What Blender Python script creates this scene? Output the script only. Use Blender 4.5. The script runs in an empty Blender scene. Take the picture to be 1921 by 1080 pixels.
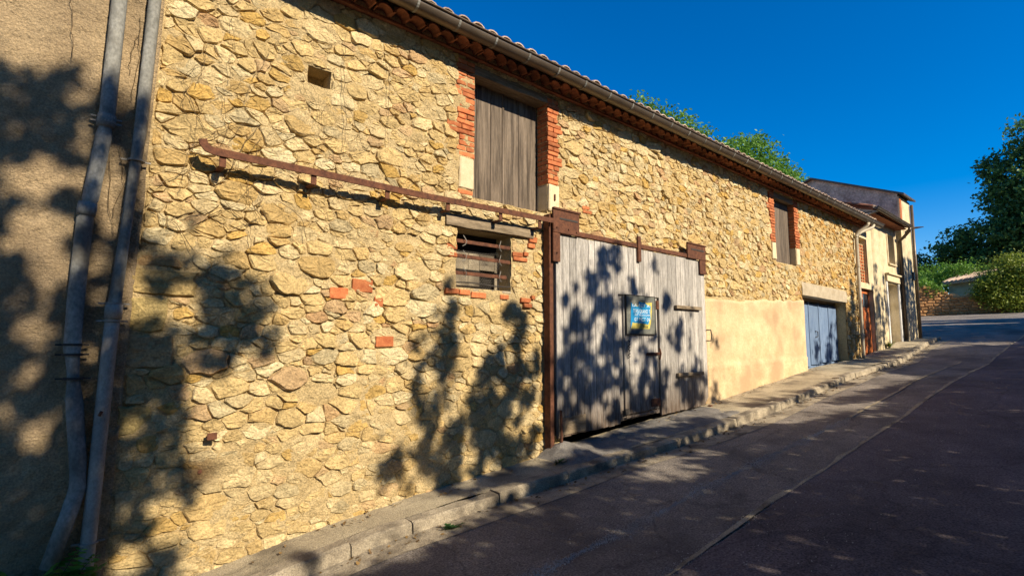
import bpy, math, random
import numpy as np
from mathutils import Vector, Matrix

scene = bpy.context.scene
COL = scene.collection
R = math.radians
rnd = random.Random(7)
npr = np.random.RandomState(11)

# ------------------------------------------------------------------ camera
CAM_LOC = Vector((0.0, -5.06, 2.0))
cam_data = bpy.data.cameras.new("camera")
cam_data.sensor_width = 36.0
cam_data.lens = 36.0 * 1000.0 / 1921.0
cam_data.clip_start = 0.05
cam_data.clip_end = 2000.0
cam = bpy.data.objects.new("camera", cam_data)
COL.objects.link(cam)
cam.location = CAM_LOC
cam.rotation_euler = (R(90 + 5.767), 0, R(48.896 - 90))
scene.camera = cam

# ------------------------------------------------------------------ light
SUN_EL, SUN_AZ = 32.0, 8.0          # azimuth measured from the wall's outward normal towards +x
SUN = Vector((math.sin(R(SUN_AZ)) * math.cos(R(SUN_EL)), -math.cos(R(SUN_AZ)) * math.cos(R(SUN_EL)), math.sin(R(SUN_EL))))
world = bpy.data.worlds.new("World")
scene.world = world
world.use_nodes = True
wn = world.node_tree.nodes
wl = world.node_tree.links
wn.clear()
sky = wn.new("ShaderNodeTexSky")
sky.sky_type = 'NISHITA'
sky.sun_disc = False
sky.sun_elevation = R(SUN_EL)
sky.sun_rotation = R(180 - SUN_AZ)
sky.altitude = 300
sky.air_density = 1.0
sky.dust_density = 0.15
sky.ozone_density = 4.0
hsv = wn.new("ShaderNodeHueSaturation")
hsv.inputs['Hue'].default_value = 0.508
hsv.inputs['Saturation'].default_value = 1.5
hsv.inputs['Value'].default_value = 1.0
bg = wn.new("ShaderNodeBackground")
bg.inputs['Strength'].default_value = 0.11
wo = wn.new("ShaderNodeOutputWorld")
wl.new(sky.outputs[0], hsv.inputs['Color'])
wl.new(hsv.outputs[0], bg.inputs['Color'])
wl.new(bg.outputs[0], wo.inputs['Surface'])

sd = bpy.data.lights.new("sun", 'SUN')
sd.energy = 5.0
sd.angle = R(0.53)
sd.color = (1.0, 0.885, 0.69)
so = bpy.data.objects.new("sun", sd)
COL.objects.link(so)
so.rotation_euler = SUN.to_track_quat('Z', 'Y').to_euler()
so.location = (5, -30, 30)

scene.view_settings.view_transform = 'Standard'
scene.view_settings.look = 'None'
scene.view_settings.exposure = 0.62
scene.view_settings.gamma = 1.0
scene.view_settings.use_curve_mapping = False

# ------------------------------------------------------------------ numeric helpers
def _h(i, j, seed):
    n = (i.astype(np.int64) * 374761393 + j.astype(np.int64) * 668265263 + seed * 982451653) & 0xffffffff
    n = ((n ^ (n >> 13)) * 1274126177) & 0xffffffff
    return ((n ^ (n >> 16)) & 0xffff) / 65535.0

def vnoise(x, y, seed=0):
    x = np.asarray(x, float); y = np.asarray(y, float)
    i = np.floor(x); j = np.floor(y); fx = x - i; fy = y - j
    fx = fx * fx * (3 - 2 * fx); fy = fy * fy * (3 - 2 * fy)
    a = _h(i, j, seed); b = _h(i + 1, j, seed); c = _h(i, j + 1, seed); d = _h(i + 1, j + 1, seed)
    return (a * (1 - fx) + b * fx) * (1 - fy) + (c * (1 - fx) + d * fx) * fy

def fbm(x, y, seed=0, oct=4):
    s = 0; a = 0.5; t = 0
    for k in range(oct):
        s = s + a * vnoise(x, y, seed + k * 17); t += a
        x = np.asarray(x) * 2.03 + 5.1; y = np.asarray(y) * 2.03 + 1.7; a *= 0.5
    return s / t

def sstep(a, b, x):
    t = np.clip((np.asarray(x, float) - a) / (b - a), 0, 1)
    return t * t * (3 - 2 * t)

GS = [-14, -6, -3, 0.8, 2.25, 4.45, 5.3, 9.16, 11.1, 13.7, 16, 18, 20, 22, 23.6, 30, 38, 50, 62]
GZ = [-1.2, -.5, -.24, .1, .31, .5, .6, .9, 1.09, 1.33, 1.45, 1.56, 1.78, 2.0, 2.12, 2.75, 3.45, 4.5, 5.2]
KS = [-14, 2.5, 3.5, 4.6, 6.6, 10, 17, 20, 22.7, 24.5]
KY = [-.55, -.55, -.6, -.72, -.96, -1.03, -1.0, -.85, -.7, -.65]
def zp(s): return np.interp(s, GS, GZ)
def yk(s): return np.interp(s, KS, KY)
ROAD_DROP = 0.13

# ------------------------------------------------------------------ materials
def new_mat(name):
    m = bpy.data.materials.new(name)
    m.use_nodes = True
    nt = m.node_tree
    b = nt.nodes["Principled BSDF"]
    return m, nt, b

def mat(name, c1, c2, scale=6.0, detail=6.0, stretch=(1, 1, 1), rough=0.9, bump=0.0, bscale=40.0, bdist=0.01,
        attr=False, rand=0.0, fine=0.0, fscale=90.0, metal=0.0, stain=None, contrast=(0.3, 0.7), spec=0.3, bump2=None, dirt=None, crack=None, spot=None):
    m, nt, b = new_mat(name)
    N, L = nt.nodes, nt.links
    tc = N.new("ShaderNodeTexCoord")
    mp = N.new("ShaderNodeMapping")
    mp.inputs['Scale'].default_value = stretch
    oi = N.new("ShaderNodeObjectInfo")
    if rand > 0:
        vm = N.new("ShaderNodeVectorMath"); vm.operation = 'MULTIPLY_ADD'
        cx = N.new("ShaderNodeCombineXYZ")
        for k in range(3): L.new(oi.outputs['Random'], cx.inputs[k])
        vm.inputs[1].default_value = (37, 53, 71)
        L.new(cx.outputs[0], vm.inputs[0]); L.new(tc.outputs['Object'], vm.inputs[2])
        L.new(vm.outputs[0], mp.inputs['Vector'])
    else:
        L.new(tc.outputs['Object'], mp.inputs['Vector'])
    n1 = N.new("ShaderNodeTexNoise")
    n1.inputs['Scale'].default_value = scale; n1.inputs['Detail'].default_value = detail; n1.inputs['Roughness'].default_value = 0.65
    L.new(mp.outputs[0], n1.inputs['Vector'])
    mr = N.new("ShaderNodeMapRange")
    mr.inputs['From Min'].default_value = contrast[0]; mr.inputs['From Max'].default_value = contrast[1]
    L.new(n1.outputs[0], mr.inputs['Value'])
    mx = N.new("ShaderNodeMix"); mx.data_type = 'RGBA'
    mx.inputs['A'].default_value = (*c1, 1); mx.inputs['B'].default_value = (*c2, 1)
    L.new(mr.outputs[0], mx.inputs['Factor'])
    col = mx.outputs['Result']
    if attr:
        at = N.new("ShaderNodeAttribute"); at.attribute_name = "Col"
        mu = N.new("ShaderNodeMix"); mu.data_type = 'RGBA'; mu.blend_type = 'MULTIPLY'
        mu.inputs['Factor'].default_value = 1.0
        L.new(col, mu.inputs['A']); L.new(at.outputs['Color'], mu.inputs['B'])
        col = mu.outputs['Result']
    if rand > 0:
        r2 = N.new("ShaderNodeMapRange")
        r2.inputs['To Min'].default_value = 1 - rand; r2.inputs['To Max'].default_value = 1 + rand
        L.new(oi.outputs['Random'], r2.inputs['Value'])
        hv = N.new("ShaderNodeHueSaturation")
        L.new(r2.outputs[0], hv.inputs['Value']); L.new(col, hv.inputs['Color'])
        col = hv.outputs[0]
    if fine > 0:
        n3 = N.new("ShaderNodeTexNoise"); n3.inputs['Scale'].default_value = fscale; n3.inputs['Detail'].default_value = 4
        L.new(mp.outputs[0], n3.inputs['Vector'])
        r3 = N.new("ShaderNodeMapRange")
        r3.inputs['From Min'].default_value = 0.3; r3.inputs['From Max'].default_value = 0.7
        r3.inputs['To Min'].default_value = 1 - fine; r3.inputs['To Max'].default_value = 1 + fine
        L.new(n3.outputs[0], r3.inputs['Value'])
        hv2 = N.new("ShaderNodeHueSaturation")
        L.new(r3.outputs[0], hv2.inputs['Value']); L.new(col, hv2.inputs['Color'])
        col = hv2.outputs[0]
    if dirt:
        sx_ = N.new("ShaderNodeSeparateXYZ"); L.new(tc.outputs['Object'], sx_.inputs[0])
        nd = N.new("ShaderNodeTexNoise"); nd.inputs['Scale'].default_value = 6; nd.inputs['Detail'].default_value = 6
        L.new(mp.outputs[0], nd.inputs['Vector'])
        ad = N.new("ShaderNodeMath"); ad.operation = 'MULTIPLY_ADD'; ad.inputs[1].default_value = -.9
        L.new(nd.outputs[0], ad.inputs[0]); L.new(sx_.outputs[2], ad.inputs[2])
        rd = N.new("ShaderNodeMapRange"); rd.inputs['From Min'].default_value = dirt[0] - .45; rd.inputs['From Max'].default_value = dirt[1] - .45
        rd.inputs['To Min'].default_value = dirt[3]; rd.inputs['To Max'].default_value = 0
        L.new(ad.outputs[0], rd.inputs['Value'])
        md = N.new("ShaderNodeMix"); md.data_type = 'RGBA'; md.inputs['B'].default_value = (*dirt[2], 1)
        L.new(rd.outputs[0], md.inputs['Factor']); L.new(col, md.inputs['A']); col = md.outputs['Result']
    if spot:
        dv = N.new("ShaderNodeVectorMath"); dv.operation = 'DISTANCE'; dv.inputs[1].default_value = spot[0]
        ns_ = N.new("ShaderNodeTexNoise"); ns_.inputs['Scale'].default_value = 14
        vs_ = N.new("ShaderNodeVectorMath"); vs_.operation = 'MULTIPLY_ADD'; vs_.inputs[1].default_value = (.07, .07, .07)
        L.new(tc.outputs['Object'], ns_.inputs['Vector']); L.new(ns_.outputs['Color'], vs_.inputs[0]); L.new(tc.outputs['Object'], vs_.inputs[2])
        L.new(vs_.outputs[0], dv.inputs[0])
        rs_ = N.new("ShaderNodeMapRange"); rs_.inputs['From Min'].default_value = .0; rs_.inputs['From Max'].default_value = spot[1]
        rs_.inputs['To Min'].default_value = .92; rs_.inputs['To Max'].default_value = 0
        L.new(dv.outputs['Value'], rs_.inputs['Value'])
        ms_ = N.new("ShaderNodeMix"); ms_.data_type = 'RGBA'; ms_.inputs['B'].default_value = (*spot[2], 1)
        L.new(rs_.outputs[0], ms_.inputs['Factor']); L.new(col, ms_.inputs['A']); col = ms_.outputs['Result']
    if crack:
        dn_ = N.new("ShaderNodeTexNoise"); dn_.inputs['Scale'].default_value = 2.2; dn_.inputs['Detail'].default_value = 5
        L.new(tc.outputs['Object'], dn_.inputs['Vector'])
        va_ = N.new("ShaderNodeVectorMath"); va_.operation = 'MULTIPLY_ADD'; va_.inputs[1].default_value = (.5, .5, .5)
        L.new(dn_.outputs['Color'], va_.inputs[0]); L.new(tc.outputs['Object'], va_.inputs[2])
        vc = N.new("ShaderNodeTexVoronoi"); vc.feature = 'DISTANCE_TO_EDGE'; vc.inputs['Scale'].default_value = crack
        L.new(va_.outputs[0], vc.inputs['Vector'])
        rc = N.new("ShaderNodeMapRange"); rc.inputs['From Min'].default_value = .004; rc.inputs['From Max'].default_value = .014
        rc.inputs['To Min'].default_value = .28; rc.inputs['To Max'].default_value = 0
        L.new(vc.outputs['Distance'], rc.inputs['Value'])
        mc_ = N.new("ShaderNodeMix"); mc_.data_type = 'RGBA'; mc_.inputs['B'].default_value = (.02, .018, .017, 1)
        L.new(rc.outputs[0], mc_.inputs['Factor']); L.new(col, mc_.inputs['A']); col = mc_.outputs['Result']
    if stain:
        # stain: (axis-z from, z to, colour) an irregular band of dirt with its own ragged edge
        sc, lo, hi, amt = stain
        n4 = N.new("ShaderNodeTexNoise"); n4.inputs['Scale'].default_value = sc; n4.inputs['Detail'].default_value = 5
        L.new(tc.outputs['Object'], n4.inputs['Vector'])
        r4 = N.new("ShaderNodeMapRange")
        r4.inputs['From Min'].default_value = lo; r4.inputs['From Max'].default_value = hi
        r4.inputs['To Min'].default_value = 0; r4.inputs['To Max'].default_value = amt[3]
        L.new(n4.outputs[0], r4.inputs['Value'])
        m4 = N.new("ShaderNodeMix"); m4.data_type = 'RGBA'
        m4.inputs['B'].default_value = (*amt[:3], 1)
        L.new(r4.outputs[0], m4.inputs['Factor']); L.new(col, m4.inputs['A'])
        col = m4.outputs['Result']
    L.new(col, b.inputs['Base Color'])
    b.inputs['Roughness'].default_value = rough
    b.inputs['Metallic'].default_value = metal
    b.inputs['Specular IOR Level'].default_value = spec
    if bump > 0:
        n2 = N.new("ShaderNodeTexNoise"); n2.inputs['Scale'].default_value = bscale; n2.inputs['Detail'].default_value = 7
        n2.inputs['Roughness'].default_value = 0.7
        L.new(mp.outputs[0], n2.inputs['Vector'])
        bp = N.new("ShaderNodeBump"); bp.inputs['Strength'].default_value = bump; bp.inputs['Distance'].default_value = bdist
        L.new(n2.outputs[0], bp.inputs['Height'])
        last = bp
        if bump2:
            s2, st2, d2 = bump2
            vo = N.new("ShaderNodeTexVoronoi"); vo.inputs['Scale'].default_value = s2
            vo.feature = 'DISTANCE_TO_EDGE'
            dn = N.new("ShaderNodeTexNoise"); dn.inputs['Scale'].default_value = s2 * 0.8
            L.new(mp.outputs[0], dn.inputs['Vector'])
            va = N.new("ShaderNodeVectorMath"); va.operation = 'MULTIPLY_ADD'; va.inputs[1].default_value = (.12, .12, .12)
            L.new(dn.outputs['Color'], va.inputs[0]); L.new(mp.outputs[0], va.inputs[2])
            L.new(va.outputs[0], vo.inputs['Vector'])
            cr = N.new("ShaderNodeMapRange"); cr.inputs['From Max'].default_value = 0.12
            L.new(vo.outputs['Distance'], cr.inputs['Value'])
            b2 = N.new("ShaderNodeBump"); b2.inputs['Strength'].default_value = st2; b2.inputs['Distance'].default_value = d2
            L.new(cr.outputs[0], b2.inputs['Height']); L.new(bp.outputs[0], b2.inputs['Normal'])
            last = b2
        L.new(last.outputs[0], b.inputs['Normal'])
    return m

M = {}
M['stone'] = mat("rubble_stone", (.66, .63, .58), (1.14, 1.11, 1.05), 9, 8, rough=.94, bump=1.0, bscale=17, bdist=.045, attr=True, fine=.26, fscale=60, bump2=(13, .22, .012), spot=((1.02 - 9.0 + .035, .02,   .95 - .9 + .035), .21, (.08, .035, .012)))
M['mortar'] = mat("lime_mortar", (.46, .33, .155), (.66, .50, .265), 3.2, 9, rough=.96, bump=1.0, bscale=22, bdist=.05, fine=.34, fscale=70, spot=((1.02 - 9.0 + .035, .02,   .95 - .9 + .035), .21, (.08, .035, .012)))
M['brick'] = mat("old_brick", (.34, .085, .03), (.56, .20, .075), 14, 6, rough=.9, bump=.6, bscale=60, bdist=.006, rand=.28, fine=.2, fscale=120)
M['limestone'] = mat("cut_limestone", (.56, .44, .26), (.70, .58, .38), 8, 6, rough=.9, bump=.4, bscale=60, bdist=.004, rand=.08, fine=.12)
M['roughcast'] = mat("roughcast_render", (.36, .255, .145), (.52, .385, .225), 2.4, 8, rough=.97, bump=1.0, bscale=42, bdist=.035, fine=.3, fscale=80, stain=(1.1, .45, .75, (.13, .10, .07, .6)))
M['plaster'] = mat("smooth_plaster", (.53, .365, .195), (.70, .53, .315), 2.6, 10, rough=.95, bump=.6, bscale=24, bdist=.012, fine=.13, fscale=26, stain=(1.1, .47, .64, (.40, .255, .145, .75)))
M['cream'] = mat("cream_render", (.55, .43, .24), (.72, .60, .40), 3.0, 8, rough=.95, bump=.6, bscale=40, bdist=.01, fine=.2, fscale=60, stain=(2.0, .52, .75, (.25, .19, .12, .6)))
M['greyrender'] = mat("weathered_grey_render", (.26, .235, .19), (.66, .60, .48), 2.2, 9, rough=.95, bump=.7, bscale=18, bdist=.03, fine=.3, fscale=16)
M['door'] = mat("grey_weathered_plank", (.21, .19, .17), (.58, .535, .48), 5, 9, stretch=(9, 9, .9), rough=.85, bump=.7, bscale=20, bdist=.007, rand=.26, fine=.25, fscale=30, dirt=(-.1, .75, (.085, .05, .028), .9))
M['shutter'] = mat("brown_weathered_board", (.030, .021, .015), (.235, .18, .132), 2.2, 10, stretch=(9, 9, .55), rough=.85, bump=.6, bscale=16, bdist=.006, rand=.15, fine=.25, fscale=26)
M['oldbeam'] = mat("old_oak_beam", (.12, .085, .05), (.34, .26, .17), 3, 9, stretch=(1, 8, 8), rough=.9, bump=.8, bscale=14, bdist=.012, fine=.2, fscale=24)
M['rust'] = mat("rusted_iron", (.060, .024, .016), (.18, .072, .036), 16, 8, rough=.85, bump=.4, bscale=60, bdist=.003, metal=.15, fine=.25, fscale=100)
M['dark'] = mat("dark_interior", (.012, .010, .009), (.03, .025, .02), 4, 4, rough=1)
M['blue'] = mat("faded_blue_paint", (.105, .165, .28), (.20, .275, .405), 4, 8, stretch=(4, 4, .8), rough=.7, bump=.25, bscale=30, bdist=.003, rand=.1, fine=.1, fscale=40)
M['orange'] = mat("orange_varnished_wood", (.36, .085, .02), (.58, .18, .05), 4, 8, stretch=(6, 6, .7), rough=.55, bump=.25, bscale=30, bdist=.003, rand=.12, fine=.12)
M['white'] = mat("white_paint", (.62, .60, .57), (.76, .74, .70), 6, 4, rough=.6)
M['concrete'] = mat("old_concrete", (.21, .17, .12), (.46, .385, .275), 5, 8, rough=.95, bump=1.0, bscale=40, bdist=.014, fine=.3, fscale=80, stain=(2.6, .5, .66, (.07, .055, .042, .7)))
M['lintel'] = mat("concrete_lintel", (.34, .27, .18), (.50, .42, .30), 4, 8, rough=.95, bump=.5, bscale=40, bdist=.006, fine=.15, fscale=70)
M['zinc'] = mat("brown_zinc_gutter", (.085, .062, .042), (.15, .112, .08), 3, 5, rough=.42, metal=.35, fine=.1, spec=.5)
M['pvcgrey'] = mat("grey_drain_pipe", (.17, .165, .145), (.31, .30, .27), 4, 9, stretch=(1.3, 1.3, .9), rough=.8, bump=.35, bscale=30, bdist=.004, fine=.25, fscale=40, spec=.2, stain=(3.0, .52, .70, (.07, .06, .045, .7)))
M['fibre'] = mat("beige_fibre_cement_pipe", (.22, .195, .165), (.40, .36, .305), 4, 8, stretch=(1.3, 1.3, .9), rough=.75, bump=.25, bscale=60, bdist=.003, fine=.15, fscale=60)
M['pipecream'] = mat("cream_downpipe", (.42, .35, .24), (.56, .49, .36), 3, 6, rough=.6, fine=.1)
M['tile'] = mat("terracotta_tile", (.17, .058, .030), (.36, .145, .075), 8, 7, rough=.9, bump=.4, bscale=40, bdist=.006, rand=.3, fine=.2, fscale=50)
M['tileold'] = mat("lichened_roof_tile", (.30, .19, .125), (.58, .45, .34), 6, 7, rough=.92, bump=.4, bscale=40, bdist=.006, rand=.25, fine=.2, fscale=50)
M['asphalt'] = mat("old_pale_asphalt", (.17, .142, .122), (.33, .285, .24), 1.3, 9, rough=.93, bump=1.0, bscale=60, bdist=.02, fine=.55, fscale=64, stain=(.7, .5, .66, (.07, .058, .055, .6)), crack=.55)
M['asphalt2'] = mat("dark_asphalt", (.105, .082, .084), (.225, .180, .178), .9, 9, rough=.93, bump=1.0, bscale=60, bdist=.02, fine=.6, fscale=62, stain=(.5, .5, .7, (.055, .045, .045, .6)), crack=.45)
M['pave'] = mat("worn_pavement", (.30, .245, .165), (.50, .42, .285), 2.2, 9, rough=.95, bump=1.0, bscale=70, bdist=.014, fine=.4, fscale=90, stain=(2.0, .52, .68, (.075, .06, .045, .65)), crack=1.3)
M['gravel'] = mat("pale_grit", (.30, .27, .24), (.55, .50, .45), 3, 3, rough=.9, rand=.1)
M['earth'] = mat("dry_earth", (.10, .08, .045), (.16, .14, .07), 1.2, 6, rough=1, bump=.5, bscale=12, bdist=.05)
M['cement'] = mat("rough_cement", (.15, .135, .12), (.27, .245, .215), 5, 8, rough=.97, bump=1.0, bscale=45, bdist=.018, fine=.3, fscale=90)
M['bark'] = mat("bark", (.06, .045, .03), (.14, .11, .08), 6, 7, stretch=(4, 4, 1), rough=.95, bump=.8, bscale=14, bdist=.02)
M['twig'] = mat("dry_creeper_stem", (.10, .065, .03), (.20, .14, .075), 10, 3, rough=.95)
M['wire'] = mat("grey_wire", (.22, .20, .17), (.34, .31, .27), 9, 3, rough=.7, metal=.3)
M['black'] = mat("black_iron", (.03, .025, .022), (.06, .05, .042), 9, 4, rough=.7)
M['postgreen'] = mat("dark_display_board", (.10, .11, .10), (.22, .215, .18), 7, 4, rough=.35, fine=.2)
M['pblue'] = mat("poster_blue_print", (.0, .16, .42), (.02, .30, .56), 7, 4, rough=.6)
M['pyellow'] = mat("poster_yellow_print", (.42, .33, .06), (.66, .55, .14), 14, 4, rough=.6)
M['pwhite'] = mat("poster_white_print", (.62, .72, .74), (.75, .82, .82), 9, 3, rough=.6)
M['glass'] = mat("dusty_dark_glass", (.02, .022, .024), (.05, .052, .055), 5, 4, rough=.12, spec=.6)

def leaf_mat(name, c1, c2, trans=.35):
    m, nt, b = new_mat(name)
    N, L = nt.nodes, nt.links
    at = N.new("ShaderNodeAttribute"); at.attribute_name = "Col"
    sp = N.new("ShaderNodeSeparateColor")
    L.new(at.outputs['Color'], sp.inputs[0])
    mx = N.new("ShaderNodeMix"); mx.data_type = 'RGBA'
    mx.inputs['A'].default_value = (*c1, 1); mx.inputs['B'].default_value = (*c2, 1)
    L.new(sp.outputs[0], mx.inputs['Factor'])
    L.new(mx.outputs['Result'], b.inputs['Base Color'])
    b.inputs['Roughness'].default_value = .5
    b.inputs['Specular IOR Level'].default_value = .35
    tr = N.new("ShaderNodeBsdfTranslucent")
    L.new(mx.outputs['Result'], tr.inputs['Color'])
    ms = N.new("ShaderNodeMixShader"); ms.inputs[0].default_value = trans
    out = N["Material Output"]
    L.new(b.outputs[0], ms.inputs[1]); L.new(tr.outputs[0], ms.inputs[2]); L.new(ms.outputs[0], out.inputs['Surface'])
    return m
M['leaf_dark'] = leaf_mat("dark_foliage", (.045, .11, .035), (.15, .27, .07))
M['leaf_bright'] = leaf_mat("bright_foliage", (.08, .19, .02), (.24, .42, .06))
M['leaf_yellow'] = leaf_mat("yellow_green_foliage", (.13, .19, .02), (.38, .42, .06))
M['leaf_shade'] = leaf_mat("plane_foliage", (.02, .05, .012), (.07, .12, .03), .15)
M['fern'] = leaf_mat("damp_green_leaves", (.015, .07, .018), (.05, .17, .035))

# ------------------------------------------------------------------ object helpers
def empty(name, loc, label=None, cat=None, group=None):
    o = bpy.data.objects.new(name, None)
    COL.objects.link(o)
    o.location = loc
    o.empty_display_size = .2
    if label: o['label'] = label
    if cat: o['category'] = cat
    if group: o['group'] = group
    return o

def root_loc(o):
    v = Vector((0, 0, 0))
    while o is not None:
        v += o.location
        o = o.parent
    return v

class MB:
    def __init__(s): s.v = []; s.f = []; s.c = []
    def add(s, verts, faces, col=None):
        b = len(s.v)
        s.v.extend(verts)
        s.f.extend([tuple(i + b for i in f) for f in faces])
        if col is not None: s.c.extend([col] * len(verts))
        return s
    def box(s, x0, x1, y0, y1, z0, z1, bev=0.0, rot=0.0, jit=0.0, col=None, shear=0.0):
        cx, cy, cz = (x0 + x1) / 2, (y0 + y1) / 2, (z0 + z1) / 2
        hx, hy, hz = abs(x1 - x0) / 2, abs(y1 - y0) / 2, abs(z1 - z0) / 2
        V = []; F = []
        if bev <= 0:
            for sx in (-1, 1):
                for sy in (-1, 1):
                    for sz in (-1, 1):
                        V.append([sx * hx, sy * hy, sz * hz])
            F = [(0, 1, 3, 2), (4, 6, 7, 5), (0, 4, 5, 1), (2, 3, 7, 6), (0, 2, 6, 4), (1, 5, 7, 3)]
        else:
            b = min(bev, hx * .9, hy * .9, hz * .9)
            idx = {}
            for sx in (-1, 1):
                for sy in (-1, 1):
                    for sz in (-1, 1):
                        for a in range(3):
                            p = [sx * hx, sy * hy, sz * hz]
                            for k in range(3):
                                if k != a: p[k] -= math.copysign(b, p[k])
                            idx[(sx, sy, sz, a)] = len(V); V.append(p)
            S = (-1, 1)
            for sx in S: F.append([idx[(sx, a, c, 0)] for a, c in ((-1, -1), (1, -1), (1, 1), (-1, 1))][::sx])
            for sy in S: F.append([idx[(a, sy, c, 1)] for a, c in ((-1, -1), (-1, 1), (1, 1), (1, -1))][::sy])
            for sz in S: F.append([idx[(a, c, sz, 2)] for a, c in ((-1, -1), (1, -1), (1, 1), (-1, 1))][::sz])
            for a in S:
                for c in S:
                    F.append([idx[(a, c, -1, 0)], idx[(a, c, -1, 1)], idx[(a, c, 1, 1)], idx[(a, c, 1, 0)]])
                    F.append([idx[(a, -1, c, 0)], idx[(a, -1, c, 2)], idx[(a, 1, c, 2)], idx[(a, 1, c, 0)]])
                    F.append([idx[(-1, a, c, 1)], idx[(-1, a, c, 2)], idx[(1, a, c, 2)], idx[(1, a, c, 1)]])
                    for d in S:
                        F.append([idx[(a, c, d, 0)], idx[(a, c, d, 1)], idx[(a, c, d, 2)]])
        cr, sr = math.cos(rot), math.sin(rot)
        out = []
        for p in V:
            x, y, z = p
            if jit: x += rnd.uniform(-jit, jit); y += rnd.uniform(-jit, jit); z += rnd.uniform(-jit, jit)
            z += shear * x
            x, z = x * cr - z * sr, x * sr + z * cr
            out.append((cx + x, cy + y, cz + z))
        return s.add(out, F, col)
    def tube(s, pts, rad, n=10, caps=True, squash=None, col=None):
        pts = [Vector(p) for p in pts]
        rads = rad if isinstance(rad, (list, tuple)) else [rad] * len(pts)
        V = []; F = []
        up = Vector((0, 0, 1))
        for i, p in enumerate(pts):
            d = (pts[min(i + 1, len(pts) - 1)] - pts[max(i - 1, 0)]).normalized()
            a = d.cross(up)
            if a.length < .05: a = d.cross(Vector((0, 1, 0)))
            a.normalize(); b = a.cross(d).normalized()
            if i and prev.dot(a) < 0: a, b = -a, -b
            prev = a
            for k in range(n):
                t = 2 * math.pi * k / n
                V.append(tuple(p + rads[i] * (math.cos(t) * a + math.sin(t) * b)))
        for i in range(len(pts) - 1):
            for k in range(n):
                k2 = (k + 1) % n
                F.append((i * n + k, i * n + k2, (i + 1) * n + k2, (i + 1) * n + k))
        if caps:
            F.append(tuple(range(n - 1, -1, -1))); F.append(tuple(range((len(pts) - 1) * n, len(pts) * n)))
        return s.add(V, F, col)
    def prism(s, poly, y0, y1, col=None):          # polygon in x,z extruded along y
        n = len(poly)
        V = [(x, y0, z) for x, z in poly] + [(x, y1, z) for x, z in poly]
        F = [tuple(range(n)), tuple(range(2 * n - 1, n - 1, -1))] + [(i, i + n, (i + 1) % n + n, (i + 1) % n) for i in range(n)]
        return s.add(V, F, col)
    def quad(s, a, b, c, d, col=None): return s.add([a, b, c, d], [(0, 1, 2, 3)], col)
    def build(s, name, m, parent=None, smooth=False, label=None, kind=None):
        me = bpy.data.meshes.new(name)
        off = root_loc(parent) if parent else Vector((0, 0, 0))
        me.from_pydata([(v[0] - off.x, v[1] - off.y, v[2] - off.z) for v in s.v], [], s.f)
        if s.c and len(s.c) == len(s.v):
            a = me.color_attributes.new("Col", 'FLOAT_COLOR', 'POINT')
            a.data.foreach_set("color", np.array([(*c, 1) for c in s.c], np.float32).ravel())
        me.materials.append(m)
        if smooth: me.shade_smooth()
        o = bpy.data.objects.new(name, me)
        COL.objects.link(o)
        if parent: o.parent = parent
        if label: o['label'] = label
        if kind: o['kind'] = kind
        return o

def np_mesh(name, V, Q, m, parent=None, col=None, smooth=False, kind=None, label=None):
    V = np.asarray(V, np.float32).reshape(-1, 3); Q = np.asarray(Q, np.int32)
    off = root_loc(parent) if parent else Vector((0, 0, 0))
    V = V - np.array(off, np.float32)
    k = Q.shape[1]
    me = bpy.data.meshes.new(name)
    me.vertices.add(len(V)); me.vertices.foreach_set("co", V.ravel())
    me.loops.add(Q.size); me.loops.foreach_set("vertex_index", Q.ravel())
    me.polygons.add(len(Q)); me.polygons.foreach_set("loop_start", np.arange(0, Q.size, k, dtype=np.int32))
    me.update(calc_edges=True)
    if col is not None:
        a = me.color_attributes.new("Col", 'FLOAT_COLOR', 'POINT')
        c = np.ones((len(V), 4), np.float32); c[:, :3] = col
        a.data.foreach_set("color", c.ravel())
    me.materials.append(m)
    if smooth: me.shade_smooth()
    else: me.shade_flat()
    o = bpy.data.objects.new(name, me)
    COL.objects.link(o)
    if parent: o.parent = parent
    if kind: o['kind'] = kind
    if label: o['label'] = label
    return o

def grid_mesh(name, X, Y, Z, m, keep=None, **kw):
    a, b = X.shape
    V = np.stack([X, Y, Z], -1).reshape(-1, 3)
    i = np.arange(a * b).reshape(a, b)
    Q = np.stack([i[:-1, :-1], i[1:, :-1], i[1:, 1:], i[:-1, 1:]], -1)
    Q = Q[keep] if keep is not None else Q.reshape(-1, 4)
    return np_mesh(name, V, Q.reshape(-1, 4), m, **kw)

def tag(o, label, cat, group=None, kind=None):
    o['label'] = label; o['category'] = cat
    if group: o['group'] = group
    if kind: o['kind'] = kind
    return o

# ------------------------------------------------------------------ ground
def lines(*segs):
    out = []
    for a, b, n in segs: out.append(np.linspace(a, b, n, endpoint=False))
    return np.unique(np.round(np.concatenate(out), 4))

def road_z(x, y):
    return zp(x) - ROAD_DROP + .012 * (fbm(x * .9, y * .9, 5) - .5)
def road_edge(x):        # inner edge of the road sheet
    return np.where(x < 24.5, yk(x) + .06, np.interp(x, [24.5, 25.2, 27, 60], [-.6, 4, 9, 14]))

tx = np.concatenate([np.linspace(-300, -16, 14), np.linspace(-14, 62, 60), np.linspace(70, 600, 16)])
ty = np.concatenate([np.linspace(-400, -30, 14), np.linspace(-24, 40, 40), np.linspace(50, 500, 14)])
TX, TY = np.meshgrid(tx, ty, indexing='ij')
TZ = zp(TX) - .32 + np.where(TX > 62, (TX - 62) * .015, 0) + 1.3 * sstep(10.6, 14, -TY)
o = grid_mesh("ground", TX, TY, TZ, M['earth'], smooth=True); o['kind'] = 'structure'

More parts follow.
